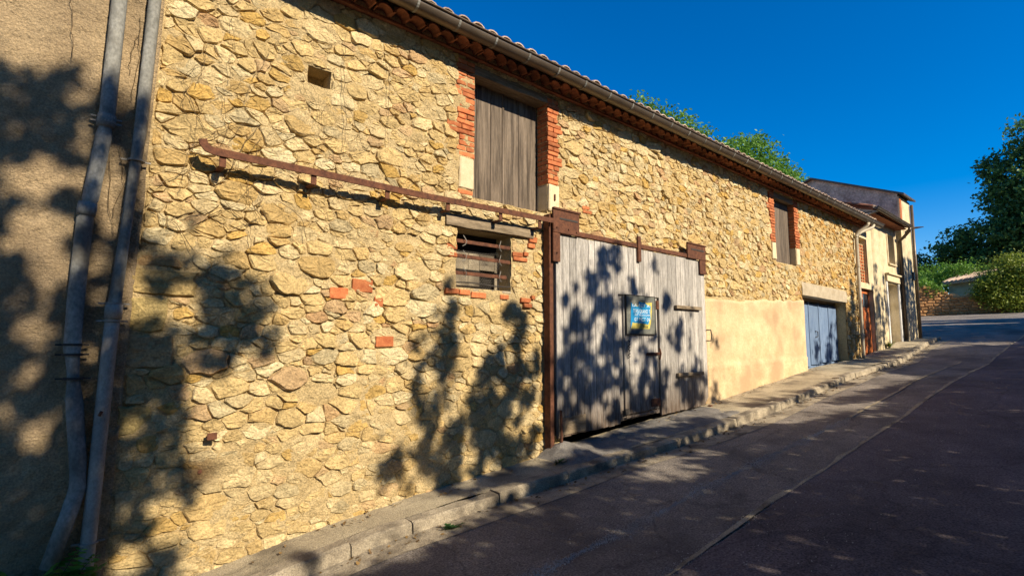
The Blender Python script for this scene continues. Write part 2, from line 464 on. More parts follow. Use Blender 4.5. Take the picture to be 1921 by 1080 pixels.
rx = lines((-14, 0, 40), (0, 14, 180), (14, 26, 90), (26, 62, 60))
t = np.linspace(0, 1, 60) ** 1.6
RX = np.repeat(rx[:, None], len(t), 1)
RY = road_edge(rx)[:, None] * (1 - t) - 11.0 * t
o = grid_mesh("road", RX, RY, road_z(RX, RY), M['asphalt'], smooth=True); o['kind'] = 'structure'

def strip(name, x0, x1, n, ya, yb, dz, m, rows=12, seed=0, amp=.03, sk=True):
    xs = np.linspace(x0, x1, n)
    e = (fbm(xs * 2.2, xs * 0, seed, 5) - .5) * amp * 2
    ys = [np.broadcast_to(ya(xs) + e + .004, xs.shape), ya(xs) + e]
    tt = np.linspace(0, 1, rows)[1:]
    for k in tt: ys.append((ya(xs) + e) * (1 - k) + yb(xs) * k)
    Yv = np.stack(ys, 1); Xv = np.repeat(xs[:, None], Yv.shape[1], 1)
    Zv = road_z(Xv, Yv) + dz
    Zv[:, 0] -= dz + .01
    o = grid_mesh(name, Xv, Yv, Zv, m, smooth=False); o['kind'] = 'structure'
    return o
strip("asphalt_patch", -6, 40, 500, lambda x: -2.73 + 0 * x, lambda x: -10.9 + 0 * x, .014, M['asphalt2'], 40, 3, .05)
strip("concrete_gutter", -6, 24.3, 300, lambda x: yk(x) - .005, lambda x: yk(x) - .30 + .03 * np.sin(x * 1.3), .006, M['concrete'], 5, 14, .0)

strip("road_seam", 3.0, 34, 700, lambda x: -2.700 + .012 * np.sin(x * 1.7), lambda x: -2.745 + .02 * (fbm(x * 6, x * 0, 31) - .5) + .012 * np.sin(x * 1.7), .018, M['pave'], 3, 41, .045)
strip("road_seam", 9.6, 18.4, 240, lambda x: -2.10 + .02 * np.sin(x * .9), lambda x: -2.145 + .02 * np.sin(x * .9) + .02 * (fbm(x * 5, x * 0, 33) - .5), .009, M['pave'], 3, 43, .04)
# pavement with kerb stones
px_ = lines((-6, 0, 30), (0, 14, 280), (14, 24.4, 120))
tv = np.linspace(0, 1, 16)
PX = np.repeat(px_[:, None], len(tv), 1)
PY = .06 * (1 - tv) + (yk(px_)[:, None] + .15) * tv
PZ = zp(PX) + .006 - .02 * tv + .022 * (fbm(PX * 2.1, PY * 2.1, 8) - .5)
pavement = grid_mesh("pavement", PX, PY, PZ, M['pave'], smooth=True); pavement['kind'] = 'structure'
x = -3.0
while x < 24.2:
    Lk = rnd.choice([.95, 1.0, 1.0, .6])
    xa, xb = x + .006, x + Lk - .006
    mb = MB()
    nseg = 7
    V = []; F = []
    drop = rnd.uniform(-.022, .008)
    for i in range(nseg + 1):
        xx = xa + (xb - xa) * i / nseg
        y0 = float(yk(xx)); z0 = float(zp(xx)) - .008 + drop + rnd.uniform(-.003, .003)
        prof = [(y0 + .16, z0 - .14), (y0 + .16, z0 + .004), (y0 + .03, z0 + .002), (y0 + .006, z0 - .014), (y0 - .012, z0 - .16)]
        V += [(xx, a + rnd.uniform(-.008, .008), b + rnd.uniform(-.008, .005)) for a, b in prof]
    for i in range(nseg):
        for k in range(4):
            F.append((i * 5 + k, (i + 1) * 5 + k, (i + 1) * 5 + k + 1, i * 5 + k + 1))
    F += [(0, 1, 2, 3, 4), tuple(nseg * 5 + k for k in (4, 3, 2, 1, 0))]
    mb.add(V, F)
    mb.build("kerb_stone", M['concrete'], pavement)
    x += Lk

# ------------------------------------------------------------------ stone barn
barn = empty("stone_barn", (9.0, 0.0, 0.9), "long golden rubble-stone barn with a sliding plank door and tiled eaves", "barn")
BX0, BX1 = .40, 17.75
def corner_x(z): return np.interp(z, [0, 5.5], [.44, .60])
OPEN = [  # x0, x1, z0, z1
    (3.79, 5.06, 3.74, 5.40), (13.10, 13.42, 3.82, 5.42), (3.55, 4.40, 2.63, 3.34), (13.71, 16.75, 1.25, 3.12)]
OPEN[1] = (12.33, 13.44, 3.80, 5.42)
PLAIN = [(5.02, 8.92, .4, 3.44), (9.02, 13.72, .7, 2.86)]           # behind the sliding door; under the plaster
EXTRA = [(3.55, 3.80, 3.80, 5.42), (5.05, 5.27, 3.80, 5.42), (12.10, 12.34, 3.82, 5.42), (13.43, 13.68, 3.82, 5.42),
         (3.36, 4.80, 3.33, 3.50), (13.66, 16.80, 3.10, 3.45), (4.40, 4.78, 3.03, 3.14), (3.38, 4.42, 2.53, 2.63)]
HOLE = (1.77, 2.0, 4.52, 4.70)

def flush(x, z):
    """1 where the joints are filled flush with lime mortar, 0 where they are raked"""
    h = z - zp(x)
    n = fbm(x * .8, z * .8, 31) - .5
    a = .62 * sstep(1.7, .7, h + n * .8) * sstep(5.5, 3.5, x + n)
    b = .45 * sstep(.55, .7, fbm(x * .55 + 3, z * .7, 44))
    c = .75 * sstep(3.2, 4.0, x) * sstep(5.2, 4.4, x) * sstep(3.6, 3.3, z) * sstep(2.0, 2.5, z)
    return np.clip(np.maximum(np.maximum(a, b), c), 0, 1)

def mortar_y(x, z):
    f = flush(x, z)
    return .001 - .004 * f + .060 * (fbm(x * 6, z * 7, 3, 4) - .5) + .016 * (fbm(x * 26, z * 26, 4, 2) - .5) + .05 * (fbm(x * .6, z * .6, 77, 2) - .5)

ux = np.unique(np.round(np.concatenate([np.arange(BX0, 6, .019), np.arange(6, 11, .032), np.arange(11, BX1 + .01, .055),
     [a for q in OPEN for a in q[:2]], [HOLE[0], HOLE[1], BX1]]), 3))
uz = np.unique(np.round(np.concatenate([np.arange(-.2, 5.72, .020), [a for q in OPEN for a in q[2:]], HOLE[2:]]), 3))
WX, WZ = np.meshgrid(ux, uz, indexing='ij')
WY = mortar_y(WX, WZ)
cxm = (WX[:-1, :-1] + WX[1:, 1:]) / 2; czm = (WZ[:-1, :-1] + WZ[1:, 1:]) / 2
keep = czm > zp(cxm) - .2
for q in OPEN + [HOLE]:
    keep &= ~((cxm > q[0]) & (cxm < q[1]) & (czm > q[2]) & (czm < q[3]))
keep &= ~((cxm > 5.3) & (cxm < 8.6) & (czm > .3) & (czm < 3.3))
wall = grid_mesh("wall", WX, WY, WZ, M['mortar'], keep=keep, parent=barn, smooth=True)

# power diagram of stones
def clip_half(poly, px, pz, nx, nz):
    out = []
    n = len(poly)
    for i in range(n):
        a = poly[i]; b = poly[(i + 1) % n]
        da = (a[0] - px) * nx + (a[1] - pz) * nz; db = (b[0] - px) * nx + (b[1] - pz) * nz
        if da <= 0: out.append(a)
        if (da < 0 < db) or (db < 0 < da):
            t_ = da / (da - db); out.append((a[0] + (b[0] - a[0]) * t_, a[1] + (b[1] - a[1]) * t_))
    return out

ASP = 1.68            # stones are wider than tall: work in a space where z is stretched
pts = []
zrow = -.25; row = 0
while zrow < 5.75:
    rowh = rnd.uniform(.074, .132)
    xx = BX0 - .2 + rnd.uniform(0, .2)
    while xx < BX1 + .2:
        big = rnd.random()
        w = rnd.uniform(.12, .27) * (1.7 if big > .92 else 1) * (.55 if big < .26 else 1) * (1.0 if xx < 6 else .92)
        zc = zrow + rnd.uniform(-.40, .40) * rowh + .05 * math.sin(xx * 1.3 + row)
        pts.append((xx + w / 2 + rnd.uniform(-.03, .03), zc, (w * .5) ** 2))
        if rnd.random() < .42:
            pts.append((xx + rnd.uniform(-.02, .05), zc + rnd.choice((-.5, .5)) * rowh, .0005))
        xx += w
    zrow += rowh; row += 1
QUOIN = []            # large squared blocks at the barn's left corner
for q_ in ((.47, .80, 2.60, 2.70), (.46, .92, 2.37, 2.585), (.46, .72, 2.07, 2.355), (.45, .79, 1.80, 2.055), (.44, .66, 1.28, 1.52)): QUOIN.append(q_)

def in_rects(x, z, rs, m=0.0):
    for q in rs:
        if q[0] - m < x < q[1] + m and q[2] - m < z < q[3] + m: return True
    return False
AVOID = OPEN + PLAIN + EXTRA + [HOLE] + QUOIN
pts = [p for p in pts if p[1] > float(zp(p[0])) - .12 and p[1] < 5.56 and BX0 < p[0] < BX1]
cellsz = .5
gridh = {}
for i, (x, z, w) in enumerate(pts):
    gridh.setdefault((int(x // cellsz), int(z * ASP // cellsz)), []).append(i)
PAL = [((.66, .49, .235), 36), ((.71, .565, .32), 28), ((.60, .42, .18), 10), ((.60, .39, .12), 5), ((.58, .40, .22), 6), ((.58, .48, .29), 5), ((.52, .33, .17), 2), ((.74, .62, .38), 7)]
PALX = [c for c, n in PAL for _ in range(n)]

def stone_mesh(poly, fl, x, z, blocky=False):
    """ring of outline points -> domed, faceted stone; returns verts, faces"""
    c = np.mean(np.array(poly), 0)
    P = np.array(poly)
    gap = rnd.uniform(.0, .007)
    d = P - c
    ln = np.linalg.norm(d, axis=1, keepdims=True)
    P = c + d * np.clip(1 - gap / np.maximum(ln, 1e-4), .3, 1)
    # chaikin once
    if not blocky:
        k = rnd.uniform(.07, .20)
        A = P * (1 - k) + np.roll(P, -1, 0) * k; B = P * k + np.roll(P, -1, 0) * (1 - k)
        Q = np.empty((len(P) * 2, 2)); Q[0::2] = A; Q[1::2] = B
    else:
        Q = np.empty((len(P) * 2, 2)); Q[0::2] = P; Q[1::2] = (P + np.roll(P, -1, 0)) / 2
    keepi = [0]
    for i in range(1, len(Q)):
        if np.linalg.norm(Q[i] - Q[keepi[-1]]) > .020: keepi.append(i)
    Q = Q[keepi]
    if len(Q) < 4: return None
    R_ = []
    for i in range(len(Q)):                      # break long edges so outlines are ragged, not ruled
        a, b_ = Q[i], Q[(i + 1) % len(Q)]
        R_.append(a)
        if np.linalg.norm(b_ - a) > .06:
            m_ = a + (b_ - a) * rnd.uniform(.35, .65); e_ = b_ - a
            R_.append(m_ + np.array([-e_[1], e_[0]]) * rnd.uniform(-.09, .09))
    Q = np.array(R_)
    n = len(Q)
    Q = c + (Q - c) * (1 + np.array([rnd.uniform(-.09, .06) for _ in range(n)])[:, None])
    size = math.sqrt(abs(np.sum(Q[:, 0] * np.roll(Q[:, 1], -1) - Q[:, 1] * np.roll(Q[:, 0], -1))) / 2)
    base = .05 * (float(fbm(c[0] * .6, c[1] * .6, 77, 2)) - .5)
    hgt = (.010 + .095 * size * rnd.uniform(.2, 1.4)) * (1 - .5 * fl)
    hgt = min(hgt, .042)
    tx_, tz_ = rnd.uniform(-.22, .22), rnd.uniform(-.30, .20)
    V = []
    def ring(s_, y, j):
        for i in range(n):
            q = c + (Q[i] - c) * s_
            dx, dz = q - c
            V.append((q[0], base + y - tx_ * dx * (1 - .6 * fl) - tz_ * dz * (1 - .6 * fl) + rnd.uniform(-j, j), q[1]))
    ring(1.02, .05, 0)
    ring(1.0, -.25 * hgt + .004, .004)
    ring(rnd.uniform(.87, .95), -.88 * hgt, .007 * (1 - .5 * fl))
    ring(rnd.uniform(.40, .6), -1.0 * hgt, .009 * (1 - .5 * fl))
    V.append((c[0], base - hgt * 1.02, c[1]))
    F = []
    for r_ in range(3):
        for i in range(n):
            j = (i + 1) % n
            F.append((r_ * n + i, r_ * n + j, (r_ + 1) * n + j, (r_ + 1) * n + i))
    for i in range(n): F.append((3 * n + i, 3 * n + (i + 1) % n, 4 * n))
    return V, F, size

stones = []
for i, (x, z, w) in enumerate(pts):
    if in_rects(x, z, AVOID): continue
    zz = z * ASP
    poly = [(x - .34, zz - .34), (x + .34, zz - .34), (x + .34, zz + .34), (x - .34, zz + .34)]
    gx, gz = int(x // cellsz), int(zz // cellsz)
    for a in (-1, 0, 1):
        for b_ in (-1, 0, 1):
            for j in gridh.get((gx + a, gz + b_), ()):
                if j == i: continue
                x2, z2, w2 = pts[j]; z2 *= ASP
                dx, dz = x2 - x, z2 - zz
                dd = dx * dx + dz * dz
                if dd > .36 or dd < 1e-6: continue
                t_ = .5 + (w - w2) / (2 * dd) * .8
                poly = clip_half(poly, x + dx * t_, zz + dz * t_, dx, dz)
                if len(poly) < 3: break
            if len(poly) < 3: break
        if len(poly) < 3: break
    if len(poly) < 3: continue
    poly = [(a, b_ / ASP) for a, b_ in poly]
    for q in AVOID:
        if any(q[0] < a < q[1] and q[2] < b_ < q[3] for a, b_ in poly):
            dl, dr, db_, dt = q[0] - x, x - q[1], q[2] - z, z - q[3]
            mxs = max(dl, dr, db_, dt)
            if mxs == dl: poly = clip_half(poly, q[0] - .006, 0, 1, 0)
            elif mxs == dr: poly = clip_half(poly, q[1] + .006, 0, -1, 0)
            elif mxs == db_: poly = clip_half(poly, 0, q[2] - .006, 0, 1)
            else: poly = clip_half(poly, 0, q[3] + .006, 0, -1)
            if len(poly) < 3: break
    if len(poly) < 3: continue
    poly = clip_half(poly, BX1, 0, 1, 0); poly = clip_half(poly, float(corner_x(z)), 0, -1, 0); poly = clip_half(poly, 0, 5.56, 0, 1)
    if len(poly) < 3: continue
    ar = abs(sum(poly[k][0] * poly[(k + 1) % len(poly)][1] - poly[(k + 1) % len(poly)][0] * poly[k][1] for k in range(len(poly)))) / 2
    if ar < .0011: continue
    fl = float(flush(np.array(x), np.array(z)))
    if rnd.random() < .10 * fl: continue
    r_ = stone_mesh(poly, fl, x, z)
    if r_ is None: continue
    V, F, size = r_
    c = rnd.choice(PALX)
    if x > 13.4 and rnd.random() < .5: c = rnd.choice([(.60, .40, .15), (.57, .33, .10), (.64, .45, .20)])
    k = rnd.uniform(.88, 1.08)
    # flush-pointed stones keep a skin of mortar
    mc = (.62, .47, .24)
    c = tuple((c[a] * (1 - .45 * fl) + mc[a] * .45 * fl) * k for a in range(3))
    dist = (Vector((x, 0, z)) - CAM_LOC).length
    stones.append((ar * 5.0 / dist ** 3, V, F, c))
for q in QUOIN:
    poly = [(q[0], q[2]), (q[1], q[2] + rnd.uniform(-.01, .02)), (q[1] + rnd.uniform(-.03, .03), q[3] - rnd.uniform(0, .02)), (q[0], q[3])]
    V, F, size = stone_mesh(poly, .3, q[0], q[2], True)
    stones.append((1e9, V, F, tuple(rnd.uniform(.85, 1.0) * a for a in (.54, .39, .19))))
stones.sort(key=lambda s_: -s_[0])
for s_ in stones[:300]:
    mb = MB(); mb.add(s_[1], s_[2], s_[3]); mb.build("stone", M['stone'], wall)
mb = MB()
for s_ in stones[300:]: mb.add(s_[1], s_[2], s_[3])
mb.build("small_stones", M['stone'], wall, kind='stuff')
print("stones", len(stones))

# body of the barn behind the face, reveals of its openings
def reveal(mb, q, depth, y0=.02, t=.03):
    x0, x1, z0, z1 = q
    mb.box(x0 - t, x0 - .001, y0, depth, z0 - t, z1 + t); mb.box(x1 + .001, x1 + t, y0, depth, z0 - t, z1 + t)
    mb.box(x0 - .0005, x1 + .0005, y0, depth, z0 - t, z0 - .001); mb.box(x0 - .0005, x1 + .0005, y0, depth, z1 + .001, z1 + t)
mb = MB()
mb.box(BX0 + .02, BX0 + .4, .09, 8.6, -.4, 5.6); mb.box(BX1 - .4, BX1 - .02, .30, 8.6, .6, 5.6); mb.box(BX0 + .02, BX1 - .02, 8.6, 9.0, -.4, 5.6)
reveal(mb, (3.782, 5.070, 3.74, 5.40), .26); reveal(mb, (12.322, 13.450, 3.80, 5.42), .22); reveal(mb, OPEN[2], .42); reveal(mb, OPEN[3], .34)
reveal(mb, HOLE, .22)
mb.box(HOLE[0] - .03, HOLE[1] + .03, .221, .25, HOLE[2] - .03, HOLE[3] + .03)
mb.build("inner_wall", M['mortar'], barn)
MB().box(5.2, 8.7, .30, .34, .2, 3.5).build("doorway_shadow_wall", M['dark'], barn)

# bricks --------------------------------------------------------------
def brick(x0, x1, y0, y1, z0, z1):
    mb = MB(); mb.box(x0, x1, y0, y1, z0, z1, bev=.006, jit=.003, rot=rnd.uniform(-.012, .012))
    mb.build("brick", M['brick'], wall)
def jamb(xf0, xf1, z0, z1, side, tooth, depth):
    """a brick jamb: xf0..xf1 on the face; side 'L' or 'R' of the opening"""
    z = z0; k = 0
    hb = .058
    while z < z1 - .03:
        zt = z + hb * rnd.uniform(.9, 1.05)
        o_ = rnd.uniform(-.012, .012)
        yf = -.022 + rnd.uniform(-.008, .008)
        ext = tooth if (k % 7) in (4, 5) else rnd.uniform(-.01, .035)
        if side == 'L':
            xa = xf0 - ext
            if k % 2: brick(xa + o_, xa + (xf1 - xa) * .52 - .005, yf, .12, z, zt); brick(xa + (xf1 - xa) * .52 + .005, xf1 + o_ * .3, yf, .12, z, zt)
            else: brick(xa + o_, xf1 + o_ * .3, yf, .12, z, zt)
        else:
            xb = xf1 + ext
            if k % 2:
                brick(xf0 + o_ * .3, xf0 + .105, yf, .11, z, zt); brick(xf0 + .115, xb + o_, yf, .12, z, zt)
                brick(xf0 + o_ * .3, xf0 + .10, .117, .195, z, zt)
            else:
                brick(xf0 + o_ * .3, xb + o_, yf, .20 if depth > .2 else .12, z, zt)
        z = zt + rnd.uniform(.009, .014); k += 1
jamb(3.56, 3.79, 4.21, 5.40, 'L', .17, .12)
jamb(5.06, 5.255, 4.17, 5.40, 'R', .09, .26)
jamb(12.10, 12.33, 4.24, 5.42, 'L', .16, .12)
jamb(13.44, 13.66, 4.25, 5.42, 'R', .10, .24)
def lblock(*a):
    mb = MB(); mb.box(*a, bev=.014, jit=.006); mb.build("limestone_block", M['limestone'], wall)
lblock(3.575, 3.785, -.03, .14, 3.815, 4.195)
lblock(5.065, 5.26, -.034, .25, 3.79, 4.155)
lblock(12.11, 12.325, -.03, .14, 3.84, 4.225)
lblock(13.445, 13.66, -.03, .22, 3.83, 4.235)
brick(3.56, 3.77, -.02, .1, 3.745, 3.80)
for (a, b_, c, d) in [(4.41, 4.58, 3.085, 3.14), (4.42, 4.66, 3.03, 3.08), (4.60, 4.68, 3.105, 3.16), (4.70, 4.84, 3.30, 3.375), (4.68, 4.80, 3.225, 3.28), (3.40, 3.55, 3.07, 3.125), (3.44, 3.55, 2.98, 3.03),
                     (3.40, 3.58, 2.55, 2.61), (3.59, 3.74, 2.545, 2.605), (3.76, 3.98, 2.52, 2.585), (4.20, 4.34, 2.525, 2.58), (4.55, 4.72, 2.50, 2.56), (4.60, 4.74, 2.44, 2.49), (4.74, 4.80, 2.55, 2.60),
                     (2.05, 2.24, 2.42, 2.53), (2.28, 2.50, 2.50, 2.63), (2.52, 2.62, 2.36, 2.46), (5.75, 5.90, 3.92, 3.97), (5.76, 5.95, 3.86, 3.91), (2.55, 2.75, 1.95, 2.06)]:
    brick(a, b_, -.028, .08, c, d)

# wooden lintels --------------------------------------------------------
def lumpy_beam(x0, x1, y0, y1, z0, z1, n=10, amp=.012, slope=0.0, seed=0):
    mb = MB(); V = []; F = []
    for i in range(n + 1):
        x_ = x0 + (x1 - x0) * i / n
        j = lambda k: (float(vnoise(x_ * 4 + k * 9, seed + .5, 2)) - .5) * 2 * amp
        dz = slope * (x_ - x0)
        V += [(x_, y0 + j(0), z0 + j(1) + dz), (x_, y0 + j(2), (z0 + z1) / 2 + dz), (x_, y0 + j(3) + .012, z1 + j(4) + dz), (x_, y1, z1 + j(5) + dz), (x_, y1, z0 + j(6) + dz)]
    for i in range(n):
        for k in range(5): F.append((i * 5 + k, i * 5 + (k + 1) % 5, (i + 1) * 5 + (k + 1) % 5, (i + 1) * 5 + k))
    F += [(4, 3, 2, 1, 0), tuple(n * 5 + k for k in range(5))]
    mb.add(V, F); return mb
lumpy_beam(3.38, 4.76, -.045, .16, 3.345, 3.47, seed=1).build("timber_lintel", M['oldbeam'], barn, label="grey cracked timber lintel over the barred window")
lumpy_beam(3.58, 5.24, -.01, .24, 5.30, 5.415, seed=5).build("timber_lintel", M['oldbeam'], barn)
lumpy_beam(12.14, 13.64, -.01, .20, 5.30, 5.415, seed=7).build("timber_lintel", M['oldbeam'], barn)
lumpy_beam(13.66, 16.80, -.035, .34, 3.125, 3.44, 14, .008, -.012, seed=9).build("concrete_lintel", M['lintel'], barn)

# shutters ----------------------------------------------------------------
def shutter(x0, x1, y, z0, z1, cuts):
    s_ = MB(); s_.box(x0, x1, y + .03, y + .05, z0 + .05, z1)
    o = s_.build("shutter", M['shutter'], barn)
    e = [x0] + [x0 + (x1 - x0) * c for c in cuts] + [x1]
    for i in range(len(e) - 1):
        b_ = MB(); b_.box(e[i] + .003, e[i + 1] - .003, y, y + .028, z0 + rnd.uniform(-.01, .01), z1, bev=.004)
        b_.build("board", M['shutter'], o)
    return o
shutter(3.73, 4.42, .195, 3.70, 5.33, (.36, .70))
shutter(4.432, 5.058, .205, 3.64, 5.33, (.45,))
MB().box(4.405, 4.435, .18, .194, 3.70, 5.33, bev=.003).build("shutter_strip", M['shutter'], barn, label="vertical cover strip between the two shutter leaves")
shutter(12.31, 13.438, .125, 3.75, 5.40, (.3, .55, .8))
MB().box(5.15, 5.175, -.05, -.036, 3.93, 4.02, bev=.004).build("iron_catch", M['rust'], barn)

# barred window -------------------------------------------------------------
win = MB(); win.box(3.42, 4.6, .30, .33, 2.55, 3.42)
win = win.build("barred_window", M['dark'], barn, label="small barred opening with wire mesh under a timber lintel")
for (a, b_, c, d) in [(3.44, 3.90, 2.56, 3.10), (3.905, 4.08, 2.56, 3.10), (4.085, 4.30, 2.56, 2.66), (4.085, 4.32, 2.90, 3.10), (4.325, 4.44, 2.56, 3.06)]:
    MB().box(a, b_, .24, .26, c, d, bev=.003).build("board", M['concrete'], win)
for zc, xa, xb, tilt in [(3.185, 3.50, 4.46, .0), (3.005, 3.50, 4.43, -.01), (2.805, 3.50, 4.34, -.0)]:
    b_ = MB(); b_.box(xa, xb, .015, .027, zc - .022, zc + .022, bev=.003, rot=tilt); o = b_.build("bar", M['rust'], win)
    for xh, sg in ((3.66, 1), (4.22, -1)):
        MB().tube([(xh - sg * .01, .0, zc + .07), (xh + sg * .012, -.012, zc + .03), (xh + sg * .03, -.018, zc), (xh + sg * .015, -.012, zc - .04), (xh - sg * .02, .0, zc - .06)], .0045, 6).build("wire_hook", M['wire'], o)
MB().tube([(3.5, .02, 2.69), (3.8, .0, 2.70), (4.1, .01, 2.68), (4.42, .02, 2.69)], .008, 6).build("twisted_wire", M['black'], win)
MB().box(3.56, 4.399, .0, .20, 2.60, 2.632, bev=.006).build("sill", M['concrete'], win)
mb = MB()
zr = 2.66
k = 0
while zr < 3.16:                       # hexagonal chicken wire as fine zigzag strands
    P = []
    n_ = 44
    for i in range(n_ + 1):
        P.append((3.5 + .9 * i / n_, .20 + .012 * math.sin(i * .4 + zr * 9), zr + (.011 if (i + k) % 2 else 0) - .05 * math.sin(i / n_ * 3.1) * (1 if zr > 3 else .2)))
    mb.tube(P, .0016, 3, caps=False)
    zr += .021; k += 1
mb.build("wire_mesh", M['wire'], win)

# sliding door -------------------------------------------------------------
DX0, DX1 = 5.075, 8.90
def dbot(x): return .76 + (x - DX0) * .038
door = MB()
door.prism([(DX0, dbot(DX0) + .03), (DX1 - .12, dbot(DX1) + .03), (DX1 - .02, dbot(DX1) + .16), (DX1 - .02, 3.44), (DX0, 3.44)], -.096, -.070)
door = door.build("sliding_door", M['door'], barn, label="wide sliding door of grey weathered vertical planks on a rusty rail")
nb = 29
bw = (DX1 - DX0) / nb
def plank(x0, x1, z0a, z0b, z1, yf, name="board", bv=.004):
    mb = MB()
    p = [(x0, z0a), (x1, z0b), (x1, z1), (x0, z1)]
    V = [(a, yf + .028, b_) for a, b_ in p] + [(a, yf + bv, b_) for a, b_ in p] + [(a + (bv if i in (0, 3) else -bv), yf, b_ + (bv if i < 2 else -bv)) for i, (a, b_) in enumerate(p)]
    F = [(3, 2, 1, 0)]
    for r_ in (0, 4):
        for i in range(4): F.append((r_ + i, r_ + (i + 1) % 4, r_ + 4 + (i + 1) % 4, r_ + 4 + i))
    F.append((8, 9, 10, 11))
    mb.add(V, F); return mb.build(name, M['door'], door)
WK0, WK1, WKZ0, WKZ1 = 6.515, 7.40, .90, 2.70
for i in range(nb):
    xa, xb = DX0 + i * bw + .0025, DX0 + (i + 1) * bw - .0025
    yf = -.140 + rnd.uniform(-.004, .003)
    top = 3.45 + rnd.uniform(-.006, .004)
    cut = .0 if i < nb - 1 else .13
    if xb < WK0 or xa > WK1:
        plank(xa, xb, dbot(xa) + rnd.uniform(-.008, .012), dbot(xb) + cut + rnd.uniform(-.008, .012), top, yf)
    else:
        plank(xa, xb, WKZ1 + .008, WKZ1 + .008, top, yf)
wn_ = 7
for i in range(wn_):
    w_ = (WK1 - WK0 - .02) / wn_
    xa = WK0 + .01 + i * w_
    plank(xa + .002, xa + w_ - .002, WKZ0 + .03 + .038 * (xa - WK0), WKZ0 + .03 + .038 * (xa - WK0), WKZ1 - .006, -.132 + rnd.uniform(-.003, .003), "wicket_board")
MB().box(WK0 + .02, WK1 - .03, -.140, -.128, WKZ0 - .01, WKZ0 + .022, bev=.003, shear=.038).build("wicket_sill", M['door'], door)
MB().box(5.50, 8.30, -.165, -.120, 3.455, 3.525, bev=.006).build("top_rail", M['rust'], door)
hg = MB(); hg.box(4.985, 5.50, -.185, -.150, 3.45, 3.76, bev=.006)
hg = hg.build("roller_hanger", M['rust'], door)
MB().box(5.10, 5.46, -.1895, -.186, 3.635, 3.66).build("slot", M['black'], hg)
MB().box(4.985, 5.12, -.180, -.152, 3.06, 3.449, bev=.005).build("strap", M['rust'], hg)
MB().box(4.985, 5.52, -.20, -.1505, 3.762, 3.79, bev=.004).build("lip", M['rust'], hg)
for a, b_ in ((5.05, 3.52), (5.05, 3.18), (5.28, 3.52), (5.44, 3.50)): MB().tube([(a, -.184, b_), (a, -.197, b_)], .011, 7).build("bolt", M['rust'], hg)
hg = MB(); hg.box(8.30, 8.90, -.185, -.150, 3.45, 3.70, bev=.006)
hg = hg.build("roller_hanger", M['rust'], door)
MB().box(8.40, 8.84, -.1895, -.186, 3.60, 3.625).build("slot", M['black'], hg)
MB().box(8.70, 8.90, -.180, -.152, 3.20, 3.449, bev=.005).build("strap", M['rust'], hg)
MB().box(8.30, 8.92, -.20, -.1505, 3.702, 3.725, bev=.004).build("lip", M['rust'], hg)
MB().box(6.86, 6.94, -.185, -.1455, 3.24, 3.64, bev=.006).build("centre_strap", M['rust'], door)
for zb in (2.58, 1.46):
    b_ = MB(); b_.box(7.88, 8.68, -.20, -.143, zb - .028, zb + .028, bev=.006); b_.build("batten", M['oldbeam'], door)
MB().tube([(8.885, -.15, 2.21), (8.93, -.21, 2.21), (8.95, -.215, 2.12), (8.93, -.21, 2.02), (8.885, -.15, 2.02)], .011, 8).build("handle", M['black'], door)
MB().box(7.06, 7.42, -.165, -.142, 1.79, 1.835, bev=.005).build("hasp", M['rust'], door)
MB().tube([(7.40, -.16, 1.90), (7.41, -.175, 1.82), (7.40, -.16, 1.72)], .014, 7).build("bolt", M['rust'], door)
ch = MB()
for i in range(6): 
    zc = 2.02 - i * .045
    ch.tube([(6.60 + .012 * math.sin(i * 2), -.15, zc), (6.622, -.165, zc - .012), (6.60 + .012 * math.cos(i * 2), -.15, zc - .036)], .008, 6)
ch.build("chain", M['black'], door)
MB().box(7.16, 7.40, -.150, -.139, 1.00, 1.12, bev=.004).build("cat_hole", M['rust'], door)  # dark raised plate stands in for the dark opening of the cat hole
MB().box(6.50, 6.60, -.150, -.136, .93, 1.02, bev=.004).build("hinge", M['black'], door)
MB().box(7.36, 7.43, -.153, -.136, 2.52, 2.66, bev=.004).build("hinge", M['rust'], door)
MB().box(5.08, 5.62, -.152, -.1445, .80, 1.02, bev=.004, shear=.038).build("patch_board", M['oldbeam'], door)
MB().tube([(8.86, -.16, .86), (8.86, -.22, .86)], .045, 12).build("guide_roller", M['rust'], door)

# rail and post
rail = MB()
path = [(.870, 3.66), (.880, 3.625), (.908, 3.592), (.962, 3.577), (1.28, 3.577), (1.97, 3.578), (2.95, 3.571), (3.93, 3.583), (4.98, 3.597)]
V = []; F = []
for i, (x_, z_) in enumerate(path):
    a = Vector(path[min(i + 1, len(path) - 1)]) - Vector(path[max(i - 1, 0)]); a.normalize()
    n2 = Vector((-a.y, a.x)) * .032
    for sx, yy in ((1, -.198), (1, -.180), (-1, -.180), (-1, -.198)):
        V.append((x_ + sx * n2.x, yy, z_ + sx * n2.y))
for i in range(len(path) - 1):
    for k in range(4): F.append((i * 4 + k, i * 4 + (k + 1) % 4, (i + 1) * 4 + (k + 1) % 4, (i + 1) * 4 + k))
F += [(3, 2, 1, 0), tuple((len(path) - 1) * 4 + k for k in range(4))]
rail.add(V, F)
rail = rail.build("sliding_rail", M['rust'], barn, label="long rusty flat-bar rail bolted to the stone wall left of the door")
for xb in (1.03, 1.80, 2.56, 3.31, 4.08, 4.74):
    b_ = MB(); b_.box(xb - .026, xb + .026, -.179, -.166, 3.46, 3.60, bev=.003); b_.box(xb - .026, xb + .026, -.1655, .03, 3.46, 3.475, bev=.003)
    b_.build("rail_bracket", M['rust'], rail)
MB().box(4.955, 5.025, -.135, -.02, .60, 3.70, bev=.006).build("guide_post", M['rust'], barn, label="tall rusty steel guide post at the door's left edge")
MB().tube([(5.09, -.20, .50), (5.085, -.195, 1.12)], .017, 8).build("stop_bar", M['rust'], barn)

